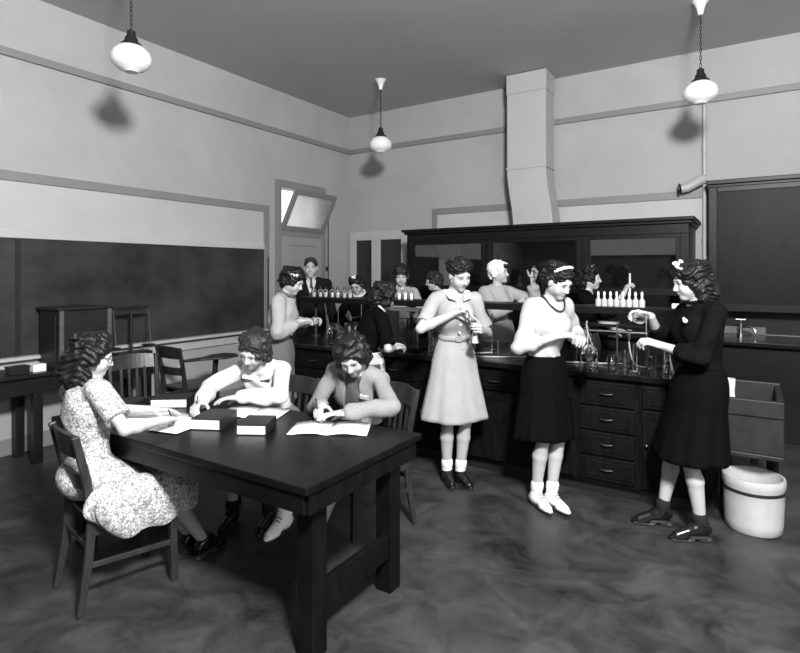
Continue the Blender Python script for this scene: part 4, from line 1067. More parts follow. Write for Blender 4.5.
# ------------------------------------------------------------------ standing on the near side of the bench
def woman_grey_dress():
    p = Person('girl in a pale grey belted dress pouring between two glass vessels', -1.88, 3.672, -44, 1.70, lean=5, head=(-14, -26, 6), vox=.004, brow=.06)
    p.set_arm('R', (.075, .195, 1.285), (1, -.35, -.35), d=(-.85, .35, .15), n=(.2, .35, -1), curl=(34, 40, 46, 50))
    p.set_arm('L', (-.125, .235, 1.165), (-.7, -.5, -1), d=(.40, .80, .25), n=(.85, -.45, 0), curl=(48, 52, 54, 56))
    p.set_leg('R', (.035, -.06, .085), (0, 1, 0), toe=4); p.set_leg('L', (-.055, -.02, .085), (0, 1, 0), toe=-8)
    p.body()
    p.garment('dress_bodice', M['grey_dress'], .010, .80, puff=.010, hem=.10, neck=.070, vee=.075, waist=.98)
    c = MB()
    for sg in (-1, 1):
        a = p.N + p.f2[1] * .022 + p.f2[0] * sg * .056 + p.f2[2] * .016
        c.poly([a, a + p.f2[0] * sg * .045 - p.f2[2] * .012, a + p.f2[1] * .085 + p.f2[0] * sg * .030 - p.f2[2] * .055, a + p.f2[1] * .092 - p.f2[0] * sg * .030 - p.f2[2] * .075], p.f2[1] * .005)
    p.child('collar', c, M['white_cotton'], bevel=.002)
    p.skirt('dress_skirt', M['grey_dress'], 1.09, .50, .114, .258, pleats=6, amp=.045, depth=.70, hang=.85, hip=.012, seed=2, shift=(0, .01))
    b = MB(); ring_ = []
    for z in (1.075, 1.115):
        ring_.append([p.P + p.f0[2] * (z - p.P[2]) + np.array([.120 * math.cos(a), .100 * math.sin(a), 0]) for a in [2 * PI * i / 40 for i in range(41)]])
    b.grid(ring_); bo = p.child('belt', b, M['grey_dress'], smooth=True, solid=.006)
    bu = p.P + p.f0[2] * (1.095 - p.P[2]) + np.array([0, .104, 0]); MB().box(tuple(bu), (.05, .006, .044)).build('buckle', mat('grey_buckle', .25, .4), bo, .002)
    for k in range(4):
        q = p.C + p.f2[1] * (.150 - .012 * k) + p.f2[2] * (.085 - .062 * k)
        p.child('button', MB().cyl(tuple(q - p.f2[1] * .012), tuple(q + p.f2[1] * .006), .009, seg=12), M['white_cotton'], smooth=True)
    p.hair(M['hair_dark'], length=.012, vol=.0, curl=.017, n=60, seed=21, top=.022, ear=True, front=.05)
    p.shoes(M['shoe_dark'], M['sock'], sock_h=.085)
    g = p.grip['L']; w = p.to_world(g + np.array([.01, .01, -.10]))
    tube_obj('conical_flask', 'clear conical flask in the left hand of the girl in the grey dress', 'flask', w, [(0, 0), (.036, .001), (.038, .006), (.015, .085), (.013, .125), (.016, .128)], parts=(('liquid', MB().lathe([(0, .003), (.033, .004), (.022, .05), (0, .05)]), 'tube_liquid'),))
    g = p.grip['R']; w = p.to_world(g + np.array([-.045, .03, -.02]))
    tube_obj('test_tube', 'glass test tube tipped in the right hand of the girl in the grey dress', 'test tube', w, [(0, -.07), (.008, -.066), (.010, -.055), (.010, .075), (.012, .077)], rot=(.35, -.4, 0))
woman_grey_dress()

def woman_white_sweater():
    p = Person('girl in a white sweater and dark skirt standing at the bench holding a round flask', -1.20, 3.68, -27, 1.66, lean=9, twist=4, head=(-4, -30, 4), vox=.004)
    p.set_arm('R', (.052, .165, 1.165), (1, -.55, -.7), d=(-.80, .60, .12), n=(-.35, -.1, -1), curl=(38, 42, 46, 50))
    p.set_arm('L', (-.175, .175, 1.135), (-.8, -.5, -.8), d=(.75, .62, .15), n=(.35, -.3, -1), curl=(38, 40, 44, 46))
    p.set_leg('R', (.055, -.02, .085), (0, 1, 0), toe=12); p.set_leg('L', (-.02, .045, .085), (0, 1, 0), toe=6)
    p.body()
    p.garment('sweater', M['white_knit'], .014, 1.42, puff=.009, cuff=.010, hem=.05, neck=.074)
    p.skirt('skirt', M['black_wool'], 1.02, .475, .122, .235, pleats=8, amp=.035, depth=.76, hang=.8, seed=5)
    pts = [p.N + p.f2[0] * (.075 * math.cos(a)) + p.f2[1] * (.030 + .082 * max(-.45, math.sin(a))) + p.f2[2] * (.010 - .075 * max(0, math.sin(a)) ** 1.2 + .02 * max(0, -math.sin(a))) for a in [2 * PI * i / 36 for i in range(36)]]
    n = MB()
    n.tube(pts, .0052, 8, True)
    p.child('necklace', n, M['beads'], smooth=True)
    p.hair(M['hair_dark'], length=.04, vol=.004, curl=.020, n=60, seed=31, top=.012, ear=True)
    p.ribbon([(-.075, .0, .075), (-.045, .03, .118), (0, .045, .135), (.045, .03, .122), (.078, -.005, .08)], .010)
    p.shoes(M['shoe_white'], M['sock'], sock_h=.075)
    c = p.to_world(np.array([-.115, .285, 1.00]))
    tube_obj('round_flask', 'round bottomed glass flask with dark liquid in the hands of the white sweater girl', 'flask', c, [(0, 0), (.028, .006), (.047, .028), (.054, .055), (.047, .083), (.025, .105), (.014, .115), (.0135, .185), (.017, .188)],
             parts=(('liquid', MB().lathe([(0, .003), (.026, .009), (.044, .030), (.050, .055), (0, .055)]), 'cover'),))
woman_white_sweater()

def woman_black():
    p = Person('girl in black sweater and skirt at the bench end, white flower in her hair', -.36, 3.72, 213, 1.65, px=-.02, py=-.105, lean=4, twist=-6, head=(6, -17, 0), vox=.004)
    p.set_arm('L', (.015, .125, 1.135), (-.9, -.3, -.6), d=(.35, .85, .28), n=(.5, -.1, -1), curl=(40, 44, 48, 52))
    p.set_arm('R', (.155, .125, 1.30), (.7, -.5, -.8), d=(.30, .85, .20), n=(-.65, .0, -.75), curl=(38, 44, 48, 52), thumb=(.95, .5))
    p.set_leg('R', (.121, .07, .095), (0, 1, 0), toe=12); p.set_leg('L', (-.083, -.06, .095), (0, 1, 0), toe=5)
    p.body()
    p.garment('sweater', M['navy_wool'], .014, 1.58, puff=.010, cuff=None, hem=.05, neck=.066)
    p.skirt('skirt', M['black_wool'], 1.02, .475, .124, .25, pleats=7, amp=.035, depth=.80, hang=.8, seed=8, shift=(.02, .07))
    p.child('collar', MB().tube([p.N + p.f2[0] * .064 * math.cos(a) + p.f2[1] * (.062 * math.sin(a) + .016) + p.f2[2] * (.016 - .016 * math.sin(a)) for a in [2 * PI * i / 26 for i in range(26)]], .010, 8, True), M['navy_wool'], smooth=True)
    b = p.C + p.f2[1] * .142 - p.f2[0] * .075 + p.f2[2] * .09
    p.child('brooch', MB().ball(tuple(b), .014, 10).ball(tuple(b + p.f2[0] * .012 + p.f2[2] * .012), .009, 8), M['petal'], smooth=True)
    p.hair(M['hair_dark'], length=.135, vol=.020, curl=.024, n=115, seed=41, top=.02)
    p.ribbon([(-.07, .045, .088), (-.045, .062, .105), (-.015, .06, .122), (.01, .045, .135)], .008, 'hair_flower')
    p.flower((-.03, .05, .128), .022, 'hair_flower')
    p.shoes(M['shoe_dark'], M['dark_sock'], heel=.035, sock_h=.055)
    g = p.grip['L']; w = p.to_world(g)
    tube_obj('graduated_tube', 'tall glass tube held upright in both hands of the girl in black', 'test tube', w, [(0, -.10), (.008, -.097), (.010, -.085), (.010, .19), (.0125, .192)])
    g = p.grip['R']; w = p.to_world(g)
    tube_obj('watch_glass', 'small clear watch glass ring in the raised hand of the girl in black', 'dish', w, [(0, -.004), (.03, .0), (.042, .008), (.044, .010)], rot=(1.2, 0, .5))
woman_black()

def woman_pale_sweater():
    p = Person('girl in pale sweater and grey skirt working at the left end of the bench', -3.50, 3.48, 26, 1.64, lean=11, head=(6, -28, 0), vox=.005)
    p.set_arm('R', (.035, .205, 1.155), (1, -.6, -.9), d=(-.65, .75, .15), n=(-.3, 0, -1), curl=40)
    p.set_arm('L', (-.20, .24, 1.12), (-.8, -.5, -.9), d=(.2, .9, .3), n=(.8, 0, -.6), curl=50)
    p.set_leg('R', (.08, .0, .085)); p.set_leg('L', (-.08, .02, .085)); p.body()
    p.garment('sweater', M['pale_knit'], .015, 1.75, puff=.008, cuff=.006, hem=-.02, neck=.068)
    p.skirt('skirt', M['mid_skirt'], 1.0, .48, .13, .20, pleats=10, amp=.035, depth=.8, hang=.8, seed=12)
    p.child('collar', MB().tube([p.N + p.f2[0] * .068 * math.cos(a) + p.f2[1] * (.064 * math.sin(a) + .012) + p.f2[2] * (.012 - .014 * math.sin(a)) for a in [2 * PI * i / 24 for i in range(24)]], .014, 8, True), M['mid_skirt'], smooth=True)
    p.hair(M['hair_dark'], length=.05, vol=.010, curl=.021, n=70, seed=51, top=.02)
    p.flower((.078, .02, .065), .028)
    p.shoes(M['shoe_dark'], M['sock'])
woman_pale_sweater()

def woman_plaid():
    p = Person('girl in a black short sleeved sweater and plaid skirt turned towards the bench', -2.62, 3.56, 58, 1.52, lean=19, head=(2, -26, 0), vox=.005)
    p.set_arm('R', (.045, .235, .965), (1, -.5, -.5), d=(-.3, .92, .05), n=(-.2, 0, -1), curl=34)
    p.set_arm('L', (-.13, .28, .965), (-.8, -.5, -.7), d=(.3, .9, .05), n=(.3, 0, -1), curl=34)
    p.set_leg('R', (.08, .0, .085)); p.set_leg('L', (-.08, .02, .085)); p.body()
    p.garment('sweater', M['black_wool'], .015, .9, puff=.012, hem=.02, neck=.064)
    p.skirt('skirt', M['plaid'], .95, .44, .135, .215, pleats=12, amp=.04, depth=.8, hang=.8, seed=15)
    p.child('collar', MB().tube([p.N + p.f2[0] * .066 * math.cos(a) + p.f2[1] * (.062 * math.sin(a) + .014) + p.f2[2] * (.014 - .03 * math.sin(a)) for a in [2 * PI * i / 24 for i in range(24)]], .008, 8, True), M['white_cotton'], smooth=True)
    p.hair(M['hair_dark'], length=.10, vol=.018, curl=.023, n=90, seed=61, top=.03)
    p.shoes(M['shoe_dark'], M['sock'])
woman_plaid()

# ------------------------------------------------------------------ beyond the bench
def man_suit():
    p = Person('man in a dark suit, white shirt and tie standing by the door', -4.75, 5.30, -46, 1.76, female=False, head=(6, -4, 0), vox=.006, brow=.06, lip=.34)
    p.set_arm('R', (.30, .02, .82), (.4, -1, 0), d=(0, .15, -1), n=(-1, 0, 0), curl=25)
    p.set_arm('L', (-.30, .02, .82), (-.4, -1, 0), d=(0, .15, -1), n=(1, 0, 0), curl=25)
    p.set_leg('R', (.10, 0, .085), toe=8); p.set_leg('L', (-.10, 0, .085), toe=-8); p.body()
    p.garment('shirt', M['white_cotton'], .010, .6, hem=.0, neck=.058)
    T = Sdf(); p.torso(T, .024)
    for sd in 'RL': p.limb(T, sd, .020, 1.95)
    T.cone(p.P + np.array([0, 0, .06]), p.P + np.array([0, 0, -.10]), .185, .19, .03, flat=(p.f0[1], .75), cut=[(p.P - np.array([0, 0, .16]), (0, 0, -1))])
    nd = nrm(p.h(0, -.022, -.06) - p.N); T.cone(p.N + nd * .0, p.N + nd * .15, .072, .075, .008, 's')
    for i in range(7):
        f = i / 6; c = p.N + p.f2[1] * .16 - p.f2[2] * (.01 + .22 * f); T.cone(c - p.f2[1] * .07, c + p.f2[1] * .1, .058 * (1 - f) + .008, .06 * (1 - f) + .01, .004, 's')
    j = sdf_obj('suit_jacket', T, M['suit'], .006, p.root)
    c = p.N + p.f2[1] * .075 - p.f2[2] * .01
    p.child('necktie', MB().poly([c + np.array([-.014, 0, .02]), c + np.array([.014, 0, .02]), c + np.array([.012, .012, -.015]), c + np.array([.030, .072, -.26]), c + np.array([-.030, .072, -.26]), c + np.array([-.012, .012, -.015])], (0, .010, 0)), M['tie'], bevel=.002)
    T = Sdf()
    for sd in 'RL': T.cone(p.leg[sd][0], p.leg[sd][1], .10, .075, .03); T.cone(p.leg[sd][1], p.leg[sd][2], .075, .065, .03)
    T.ell(p.P, (.185, .13, .14), None, .03); sdf_obj('trousers', T, M['suit'], .007, p.root)
    p.hair(M['hair_grey'], length=.0, vol=-.004, curl=.012, n=14, seed=71, front=.072, ear=True)
    p.shoes(M['shoe_dark'], M['dark_sock'])
man_suit()

def far_woman(label, x, y, yaw, H, lean, head, top, hair, arms, seed, flower=None, collar=None, skirt='mid_skirt', spectacles=False, neck=.064, sleeve=1.9, brow=.08):
    p = Person(label, x, y, yaw, H, lean=lean, head=head, vox=.006, brow=brow, skin=.40)
    for sd, a in arms.items(): p.set_arm(sd, *a[:2], **a[2])
    p.set_leg('R', (.08, 0, .085)); p.set_leg('L', (-.08, 0, .085)); p.body()
    p.garment('blouse' if top != 'black_wool' else 'sweater', M[top], .014, sleeve, puff=.010, hem=.02, neck=neck)
    p.skirt('skirt', M[skirt], .98, .48, .13, .18, pleats=9, amp=.03, depth=.8, hang=.8, seed=seed)
    if collar:
        p.child('collar', MB().tube([p.N + p.f2[0] * .068 * math.cos(a) + p.f2[1] * (.064 * math.sin(a) + .014) + p.f2[2] * (.016 - .026 * math.sin(a)) for a in [2 * PI * i / 24 for i in range(24)]], .016, 8, True), M[collar], smooth=True)
    if hair: p.hair(M[hair[0]], seed=seed, **hair[1])
    if flower: p.flower(flower, .026)
    if spectacles:
        g = MB()
        for sg in (-1, 1):
            g.tube([p.h(sg * .031 + .021 * math.cos(a), .098, -.006 + .018 * math.sin(a)) for a in [2 * PI * i / 16 for i in range(16)]], .0022, 6, True)
            g.tube([p.h(sg * .052, .096, 0), p.h(sg * .078, .0, .0)], .002, 6)
        g.tube([p.h(-.010, .099, .0), p.h(.010, .099, .0)], .002, 6)
        p.child('spectacles', g, M['eyeglass'], smooth=True)
    p.shoes(M['shoe_dark'], M['sock'], laces=False)
    return p
down = lambda z=1.0: {'R': ((.10, .26, z), (1, -.5, -.5), dict(d=(-.4, .9, 0), curl=35)), 'L': ((-.10, .26, z), (-1, -.5, -.5), dict(d=(.4, .9, 0), curl=35))}
far_woman('girl in spectacles with flowers in her hair looking down behind the row of jars', -4.04, 5.42, -70, 1.56, 14, (4, -26, 6), 'black_wool', ('hair_dark', dict(length=.05, vol=.008, curl=.020, n=60, top=.01)), down(.96), 81, flower=(0, .03, .125), collar='white_cotton', spectacles=True)
far_woman('girl in a grey blouse with a dark roll of hair behind the middle shelf bottles', -3.45, 5.40, -58, 1.66, 4, (0, -16, 0), 'pale_knit', ('hair_dark', dict(length=.06, vol=.008, curl=.024, n=60, top=.045, fringe=True)), down(1.02), 91)
far_woman('girl glancing sideways, her head seen just left of the grey dress girl', -3.12, 5.72, 200, 1.60, 4, (-6, -16, 0), 'mid_skirt', ('hair_brown', dict(length=.06, vol=.004, curl=.018, n=60)), {'R': ((.17, .10, .82), (.3, -1, 0), dict(d=(0, .2, -1), n=(-1, 0, 0))), 'L': ((-.17, .10, .82), (-.3, -1, 0), dict(d=(0, .2, -1), n=(1, 0, 0)))}, 101)

def woman_turban():
    p = Person('girl in a white turban and grey smock holding up a test tube beyond the bench', -2.27, 5.42, -40, 1.69, lean=1, head=(-42, 2, 0), vox=.005)
    p.set_arm('L', (-.265, .265, 1.50), (-.7, .1, -1), d=(-.10, .25, .95), n=(.5, .8, -.1), curl=(48, 50, 52, 52))
    p.set_arm('R', (-.09, .29, 1.26), (1, -.2, -.7), d=(-.75, .4, .55), n=(-.2, .8, 0), curl=40)
    p.set_leg('R', (.08, 0, .085)); p.set_leg('L', (-.08, 0, .085)); p.body()
    p.garment('smock', M['pale_knit'], .016, 1.7, puff=.014, hem=-.06, neck=.062)
    p.skirt('apron', M['apron'], 1.08, .45, .150, .22, pleats=6, amp=.02, depth=.8, hang=.8, seed=111)
    e = Sdf(); F = p.hf
    e.ell(p.h(0, -.022, .045), np.array([.092, .108, .092]), F, .02)
    for i in range(5): e.cone(p.h(-.088 + .01 * i, .035 - .02 * i, .03 + .02 * i), p.h(.088 - .01 * i, .035 - .02 * i, .03 + .02 * i), .018, .018, .012)
    e.ell(p.h(0, .105, -.050), np.array([.064, .065, .090]), F, .008, 's')
    e.cone(p.h(0, .05, -.055), p.h(0, .10, -.06), .058, .06, .01, 's')
    for g in (-1, 1): e.ell(p.h(g * .072, -.022, -.012), np.array([.020, .036, .045]), F, .02)
    e.cone(p.h(-.05, .062, .088), p.h(.05, .062, .088), .022, .022, .01); e.cone(p.h(0, -.10, -.02), p.h(0, -.085, -.06), .03, .022, .02)
    def tw(g):
        q = (g - p.Hc) @ np.array(F).T
        return .0035 * np.sin(150 * (q[..., 2] - .55 * q[..., 1]) + 2 * np.sin(30 * q[..., 0]))
    sdf_obj('turban', e, M['turban'], .005, p.root, warp=tw)
    T = Sdf()
    for i in range(6): T.cone(p.h(-.045 + .018 * i, .082, .072), p.h(-.04 + .018 * i, .092, .056), .016, .014, .006)
    sdf_obj('hair', T, M['hair_dark'], .005, p.root)
    p.shoes(M['shoe_dark'], M['sock'], laces=False)
    g = p.grip['L']
    tube_obj('test_tube', 'test tube held up by the girl in the white turban', 'test tube', p.to_world(g), [(0, -.09), (.009, -.086), (.011, -.075), (.011, .075), (.013, .077)])
woman_turban()
def woman_dark_far():
    p = Person('girl in a dark top raising a glass tube behind the row of dropper bottles', -1.36, 5.42, 6, 1.64, lean=2, head=(-2, -4, 0), vox=.005)
    p.set_arm('R', (.05, .34, 1.375), (.8, -.3, -.8), d=(-.15, .35, .9), n=(-.4, .8, -.1), curl=(46, 50, 52, 52))
    p.set_arm('L', (-.16, .25, 1.02), (-1, -.4, -.5), d=(.3, .9, 0), curl=35)
    p.set_leg('R', (.08, 0, .085)); p.set_leg('L', (-.08, 0, .085)); p.body()
    p.garment('sweater', M['black_wool'], .015, 1.55, puff=.01, hem=.0, neck=.068)
    p.skirt('skirt', M['mid_skirt'], 1.0, .48, .13, .20, seed=121, depth=.8)
    p.hair(M['hair_dark'], length=.11, vol=.012, curl=.022, n=85, seed=122, top=.012)
    p.ribbon([(-.082, -.02, .06), (-.06, .0, .10), (0, .02, .128), (.06, .0, .10), (.082, -.02, .06)], .008, 'hair_band')
    p.shoes(M['shoe_dark'], M['sock'], laces=False)
    g = p.grip['R']
    tube_obj('pipette_tube', 'slim pale glass tube raised by the girl in the dark top', 'test tube', p.to_world(g), [(0, -.08), (.007, -.076), (.009, -.06), (.009, .14), (.011, .142)], m='enamel')
woman_dark_far()
# ------------------------------------------------------------------ glassware and apparatus on the bench
BT = .8805     # bench top
ST = 1.3105    # shelf top
jar_g = 'clear jars on the left end of the reagent shelf'
words_ = ['first', 'second', 'third', 'fourth', 'fifth', 'sixth', 'seventh', 'eighth']
for i in range(7):
    tube_obj('glass_jar', words_[i] + ' clear stoppered jar from the left end of the reagent shelf', 'jar', (-4.06 + .083 * i, 4.58 + .012 * (i % 2), ST),
             [(0, 0), (.031, .0), (.032, .004), (.032, .068), (.022, .080), (.017, .084), (.017, .096), (.021, .098), (0, .099)], group=jar_g,
             parts=(('contents', MB().lathe([(0, .003), (.029, .003), (.029, .05), (0, .05)]), 'frost_glass'), ('stopper', MB().lathe([(.0, .090), (.015, .092), (.018, .112), (.0, .114)]), 'glass')))
for i in range(3):
    tube_obj('reagent_bottle', words_[i] + ' of three pale reagent bottles mid shelf, before the grey blouse girl', 'bottle', (-2.95 + .07 * i, 4.58, ST),
             [(0, 0), (.027, .0), (.028, .004), (.028, .075), (.012, .10), (.011, .125), (.015, .127), (0, .128)], group='pale reagent bottles in the middle of the shelf',
             parts=(('contents', MB().lathe([(0, .003), (.025, .003), (.025, .06), (0, .06)]), 'enamel'), ('stopper', MB().lathe([(.0, .118), (.010, .12), (.012, .145), (.0, .147)]), 'glass')))
for i in range(8):
    tube_obj('dropper_bottle', words_[i] + ' pale dropper bottle from the left in the row at the right of the shelf', 'bottle', (-1.045 + .046 * i, 4.55, ST),
             [(0, 0), (.0215, .0), (.022, .003), (.022, .050), (.011, .064), (.009, .080), (.0115, .082), (0, .083)], group='pale dropper bottles in a row on the right of the shelf', m='frost_glass',
             parts=(('stopper', MB().lathe([(.0, .079), (.008, .080), (.0105, .098), (.006, .116), (.0, .118)]), 'enamel'),))
wb = tag(MB().bx(-.045, .045, -.03, .03, 0, .034).build('label_box', M['paper'], None, .003), 'small white box alone on the shelf near the head of the girl in black', 'box'); wb.location = (-.47, 4.56, ST)
ty = thing('shallow_tray', 'shallow pale tray lying on the ledge above the gas pipe', 'tray', (-.985, 4.63, 1.166))
MB().lathe([(0, .0), (.07, .0), (.085, .02), (.088, .02), (.075, -.0), (0, .004)], sx=1.05, sy=.6, seg=32).build('tray_dish', M['crock'], ty, smooth=True)

def stand(label, x, y, h=.5, ring_z=None, face=(-1), clamp=None):
    t = thing('retort_stand', label, 'stand', (x, y, BT), group='iron retort stands on the bench')
    MB().bx(-.05, .05, -.04, .10, 0, .012).build('base', M['iron'], t, .003)
    MB().cyl((0, .06, .012), (0, .06, h), .006, seg=10).build('rod', M['chrome'], t, smooth=True)
    if ring_z:
        MB().tube([(.045 * math.cos(a), -.02 + .045 * math.sin(a), ring_z) for a in [2 * PI * i / 24 for i in range(24)]], .004, 6, True).cyl((0, .022, ring_z), (0, .07, ring_z), .005).box((0, .06, ring_z), (.02, .024, .022)).build('ring', M['iron'], t, smooth=True)
    if clamp:
        MB().cyl((0, .06, clamp), (0, -.05, clamp), .005).box((0, .06, clamp), (.022, .026, .024)).box((.0, -.06, clamp), (.035, .03, .018)).build('clamp', M['iron'], t, smooth=True)
    return t
def burner(label, x, y):
    t = thing('gas_burner', label, 'burner', (x, y, BT), group='gas burners on the bench')
    MB().lathe([(0, 0), (.04, 0), (.04, .008), (.012, .018), (.0, .02)]).build('base', M['iron'], t, smooth=True)
    MB().cyl((0, 0, .018), (0, 0, .13), .0075).cyl((0, 0, .03), (0, 0, .05), .011).build('barrel', M['chrome'], t, smooth=True)
    MB().cyl((0, 0, .025), (-.05, 0, .025), .005).build('gas_inlet', M['chrome'], t, smooth=True)
    return t
def hose(label, pts, r=.007):
    pts = [V3(p) for p in pts]; out = []
    for i in range(len(pts) - 1):
        p0, p1, p2, p3 = pts[max(0, i - 1)], pts[i], pts[i + 1], pts[min(len(pts) - 1, i + 2)]
        for k in range(6):
            t = k / 6; out.append(.5 * ((2 * p1) + (p2 - p0) * t + (2 * p0 - 5 * p1 + 4 * p2 - p3) * t * t + (-p0 + 3 * p1 - 3 * p2 + p3) * t ** 3))
    out.append(pts[-1])
    return tag(MB().tube(out, r, 8).build('rubber_hose', M['rubber'], smooth=True), label, 'hose', 'grey rubber hoses on the bench')
stand('retort stand right of the white sweater girl, before the gas pipe', -.89, 4.42, .30, .21)
stand('retort stand beside the forearms of the girl in black', -.56, 4.42, .33, None, clamp=.25)
stand('retort stand between the girl in plaid and the pale sweater girl', -3.42, 4.15, .34, .20)
stand('retort stand by the left bench end near the clear jars', -3.25, 4.30, .38, None, clamp=.26)
stand('retort stand between the grey dress girl and the white sweater girl', -1.98, 4.55, .33, .18)
burner('gas burner below the gas pipe, right of the white sweater girl', -.80, 4.30)
burner('gas burner between the grey dress girl and the white sweater girl', -1.80, 4.32)
burner('gas burner at the left end of the bench before the pale sweater girl', -3.15, 4.12)
hose('rubber hose lying from the middle burner to the gas pipe post', [(-1.85, 4.32, .905), (-2.0, 4.30, .889), (-2.12, 4.22, .889), (-1.95, 4.15, .889), (-1.70, 4.24, .889), (-1.56, 4.40, .889), (-1.52, 4.49, .93)])
hose('rubber hose curving along the bench top behind the white sweater girl', [(-.85, 4.30, .905), (-.98, 4.33, .889), (-1.15, 4.28, .889), (-1.32, 4.22, .889), (-1.42, 4.34, .889), (-1.40, 4.46, .889)])
hose('rubber hose hanging in a loop from the gas nozzle', [(-.80, 4.46, 1.05), (-.79, 4.45, .98), (-.76, 4.42, .90), (-.72, 4.36, .889), (-.64, 4.30, .889)], .006)
# bottle with a bent tube on the bench edge
bt = tube_obj('wash_bottle', 'clear wide bottle with a long bent tube standing at the bench edge', 'bottle', (-.985, 4.10, BT),
              [(0, 0), (.037, .0), (.039, .004), (.039, .085), (.036, .10), (.030, .115), (.030, .15), (.034, .153)],
              parts=(('liquid', MB().lathe([(0, .003), (.035, .004), (.035, .05), (0, .05)]), 'glass'), ('bent_tube', MB().tube([(.005, 0, .02), (.006, 0, .15), (-.005, 0, .19), (-.03, 0, .26), (-.04, 0, .32), (-.036, 0, .345)], .006, 8), 'rubber'),
                     ('rim_ring', MB().lathe([(.039, .088), (.044, .09), (.044, .10), (.037, .101)]), 'chrome')))
cyl = tube_obj('measuring_cylinder', 'tall glass measuring cylinder on the bench before the girl in black', 'cylinder', (-.70, 4.12, BT),
               [(0, 0), (.036, 0), (.036, .008), (.018, .016), (.016, .02), (.016, .19), (.019, .195)])
# tripod stand with wire gauze
tp_ = thing('tripod', 'low iron tripod with wire gauze on the bench behind the round flask', 'tripod', (-1.10, 4.32, BT))
for k in range(3):
    a = 2 * PI * k / 3 + .5
    MB().cyl((.085 * math.cos(a), .085 * math.sin(a), 0), (.055 * math.cos(a), .055 * math.sin(a), .19), .005).build('leg', M['iron'], tp_, smooth=True)
MB().tube([(.06 * math.cos(a), .06 * math.sin(a), .19) for a in [2 * PI * i / 24 for i in range(24)]], .005, 6, True).build('ring', M['iron'], tp_, smooth=True)
MB().bx(-.06, .06, -.06, .06, .195, .198).build('wire_gauze', M['chrome'], tp_)
# balance case
bcx = thing('balance_case', 'glass sided balance case on the bench right of the girl in plaid', 'balance', (-2.66, 4.27, BT), R_(4))
MB().bx(-.17, .17, -.12, .12, 0, .03).build('base', M['wood_hood'], bcx, .003)
for x in (-.16, .16):
    for y in (-.11, .11): MB().bx(x - .008, x + .008, y - .008, y + .008, .03, .35).build('corner_post', M['wood_box2'], bcx, .002)
MB().bx(-.17, .17, -.12, .12, .35, .37).build('top', M['wood_box2'], bcx, .003)
MB().bx(-.152, .152, -.112, -.109, .03, .35).build('front_pane', M['pane_glass'], bcx)
MB().bx(-.161, -.158, -.102, .102, .03, .35).build('side_pane', M['pane_glass'], bcx); MB().bx(.158, .161, -.102, .102, .03, .35).build('side_pane', M['pane_glass'], bcx)
MB().bx(-.152, .152, .109, .112, .03, .35).build('back_pane', M['pane_glass'], bcx)
MB().cyl((0, 0, .03), (0, 0, .28), .007).cyl((-.11, 0, .275), (.11, 0, .275), .005).build('beam', M['brass'], bcx, smooth=True)
for sx in (-1, 1):
    MB().lathe([(0, .08), (.035, .083), (.04, .09), (0, .085)], (sx * .105, 0, 0)).cyl((sx * .105, 0, .085), (sx * .105, 0, .275), .0015, seg=6).build('pan', M['brass'], bcx, smooth=True)
flask_prof = [(0, 0), (.040, .001), (.042, .006), (.018, .095), (.015, .13), (.018, .133)]
beaker_prof = [(0, 0), (.034, .0), (.036, .004), (.036, .095), (.039, .098)]
bottle_prof = [(0, 0), (.032, 0), (.034, .004), (.034, .11), (.014, .14), (.013, .17), (.017, .172)]
def ware(nm, label, cat, x, y, prof, group, z=BT):
    return tube_obj(nm, label, cat, (x, y, z), prof, group=group, parts=(('liquid', MB().lathe([(0, .003), (prof[1][0] * .9, .004), (prof[1][0] * .82, .035), (0, .035)]), 'glass'),))
ware('conical_flask', 'conical flask on the bench right of the left retort stand', 'flask', -3.10, 4.20, flask_prof, 'loose glass on the bench')
ware('beaker', 'beaker at the left bench end before the pale sweater girl', 'beaker', -3.34, 4.12, beaker_prof, 'loose glass on the bench')
ware('glass_bottle', 'tall clear bottle at the left bench end behind the beaker', 'bottle', -3.52, 4.20, bottle_prof, 'loose glass on the bench')
ware('glass_bottle', 'clear bottle near the waist of the grey dress girl, right side', 'bottle', -2.06, 4.36, bottle_prof, 'loose glass on the bench')
ware('conical_flask', 'conical flask between the balance case and the grey dress girl', 'flask', -2.38, 4.22, flask_prof, 'loose glass on the bench')
ware('beaker', 'beaker standing on the bench behind the tall measuring cylinder', 'beaker', -.62, 4.28, beaker_prof, 'loose glass on the bench')
ware('conical_flask', 'conical flask under the hands of the girl in black', 'flask', -.50, 4.20, flask_prof, 'loose glass on the bench')
ware('beaker', 'beaker between the wash bottle and the retort stand', 'beaker', -.86, 4.17, beaker_prof, 'loose glass on the bench')
bj = thing('dark_jar', 'dark cylindrical jar on the bench under the clear jars', 'jar', (-3.40, 4.36, BT))
MB().lathe([(0, 0), (.045, 0), (.047, .01), (.047, .15), (.04, .165), (0, .165)]).build('jar_body', M['black'], bj, smooth=True)
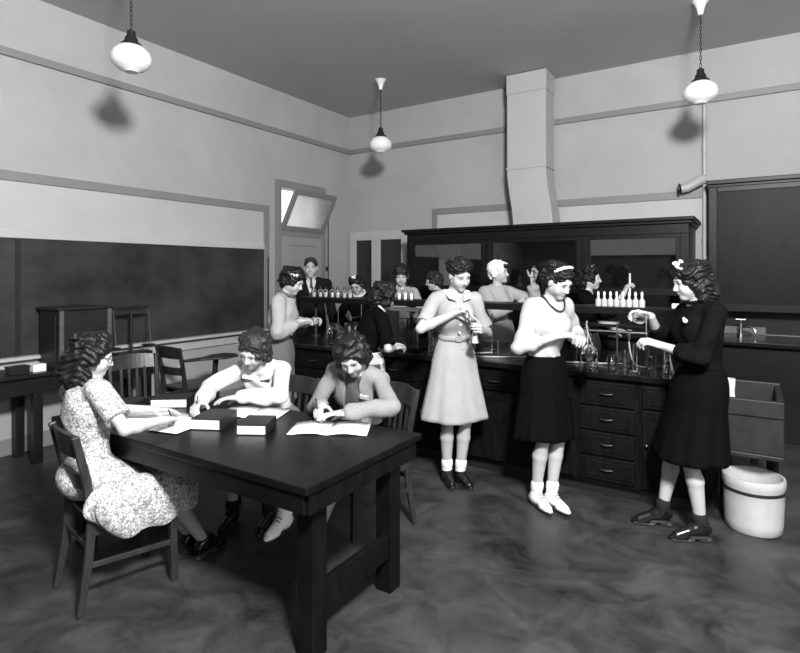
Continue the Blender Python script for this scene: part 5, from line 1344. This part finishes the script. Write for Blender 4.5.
MB().lathe([(0, .165), (.03, .165), (.032, .185), (0, .188)]).build('jar_lid', M['black'], bj, smooth=True)

# ------------------------------------------------------------------ light and camera
def aim(o, tgt):
    o.rotation_euler = (V3(tgt) - o.location).to_track_quat('-Z', 'Y').to_euler()
l = bpy.data.lights.new('flash_lamp', 'SPOT'); l.energy = 1850; l.spot_size = R_(150); l.spot_blend = .5; l.shadow_soft_size = .28
lo = bpy.data.objects.new('flash_lamp', l); lo.location = (.6, .25, 3.4); link(lo); aim(lo, (-2.4, 4.6, 1.7))
l2 = bpy.data.lights.new('side_fill_light', 'AREA'); l2.shape = 'RECTANGLE'; l2.size = 2.6; l2.size_y = 1.6; l2.energy = 110  # fill light added by the windowless right wall to soften shading on faces
lo2 = bpy.data.objects.new('side_fill_light', l2); lo2.location = (2.55, 1.5, 2.0); link(lo2); aim(lo2, (-2, 2.5, 1.0))
l3 = bpy.data.lights.new('rear_window_daylight', 'AREA'); l3.shape = 'RECTANGLE'; l3.size = 2.5; l3.size_y = .7; l3.energy = 4
lo3 = bpy.data.objects.new('rear_window_daylight', l3); lo3.location = (-2.45, YF + .01, 2.35); lo3.rotation_euler = (R_(90), 0, 0); link(lo3)
wd = bpy.data.worlds.new('outside'); SC.world = wd; wd.use_nodes = True
wd.node_tree.nodes['Background'].inputs[0].default_value = (1, 1, 1, 1); wd.node_tree.nodes['Background'].inputs[1].default_value = 1.6
cam = bpy.data.cameras.new('camera'); co = bpy.data.objects.new('camera', cam); link(co)
co.location = (0, 0, 1.58); co.rotation_euler = (R_(90), 0, R_(32.7))
cam.sensor_fit = 'HORIZONTAL'; cam.sensor_width = 36; cam.lens = 36 * 552 / 800; cam.shift_y = -54.5 / 800; cam.clip_start = .05
SC.camera = co
SC.view_settings.view_transform = 'Standard'; SC.view_settings.look = 'None'; SC.view_settings.gamma = 1; SC.view_settings.exposure = .13
SC.view_settings.use_curve_mapping = False
SC.cycles.max_bounces = 8; SC.cycles.transparent_max_bounces = 24
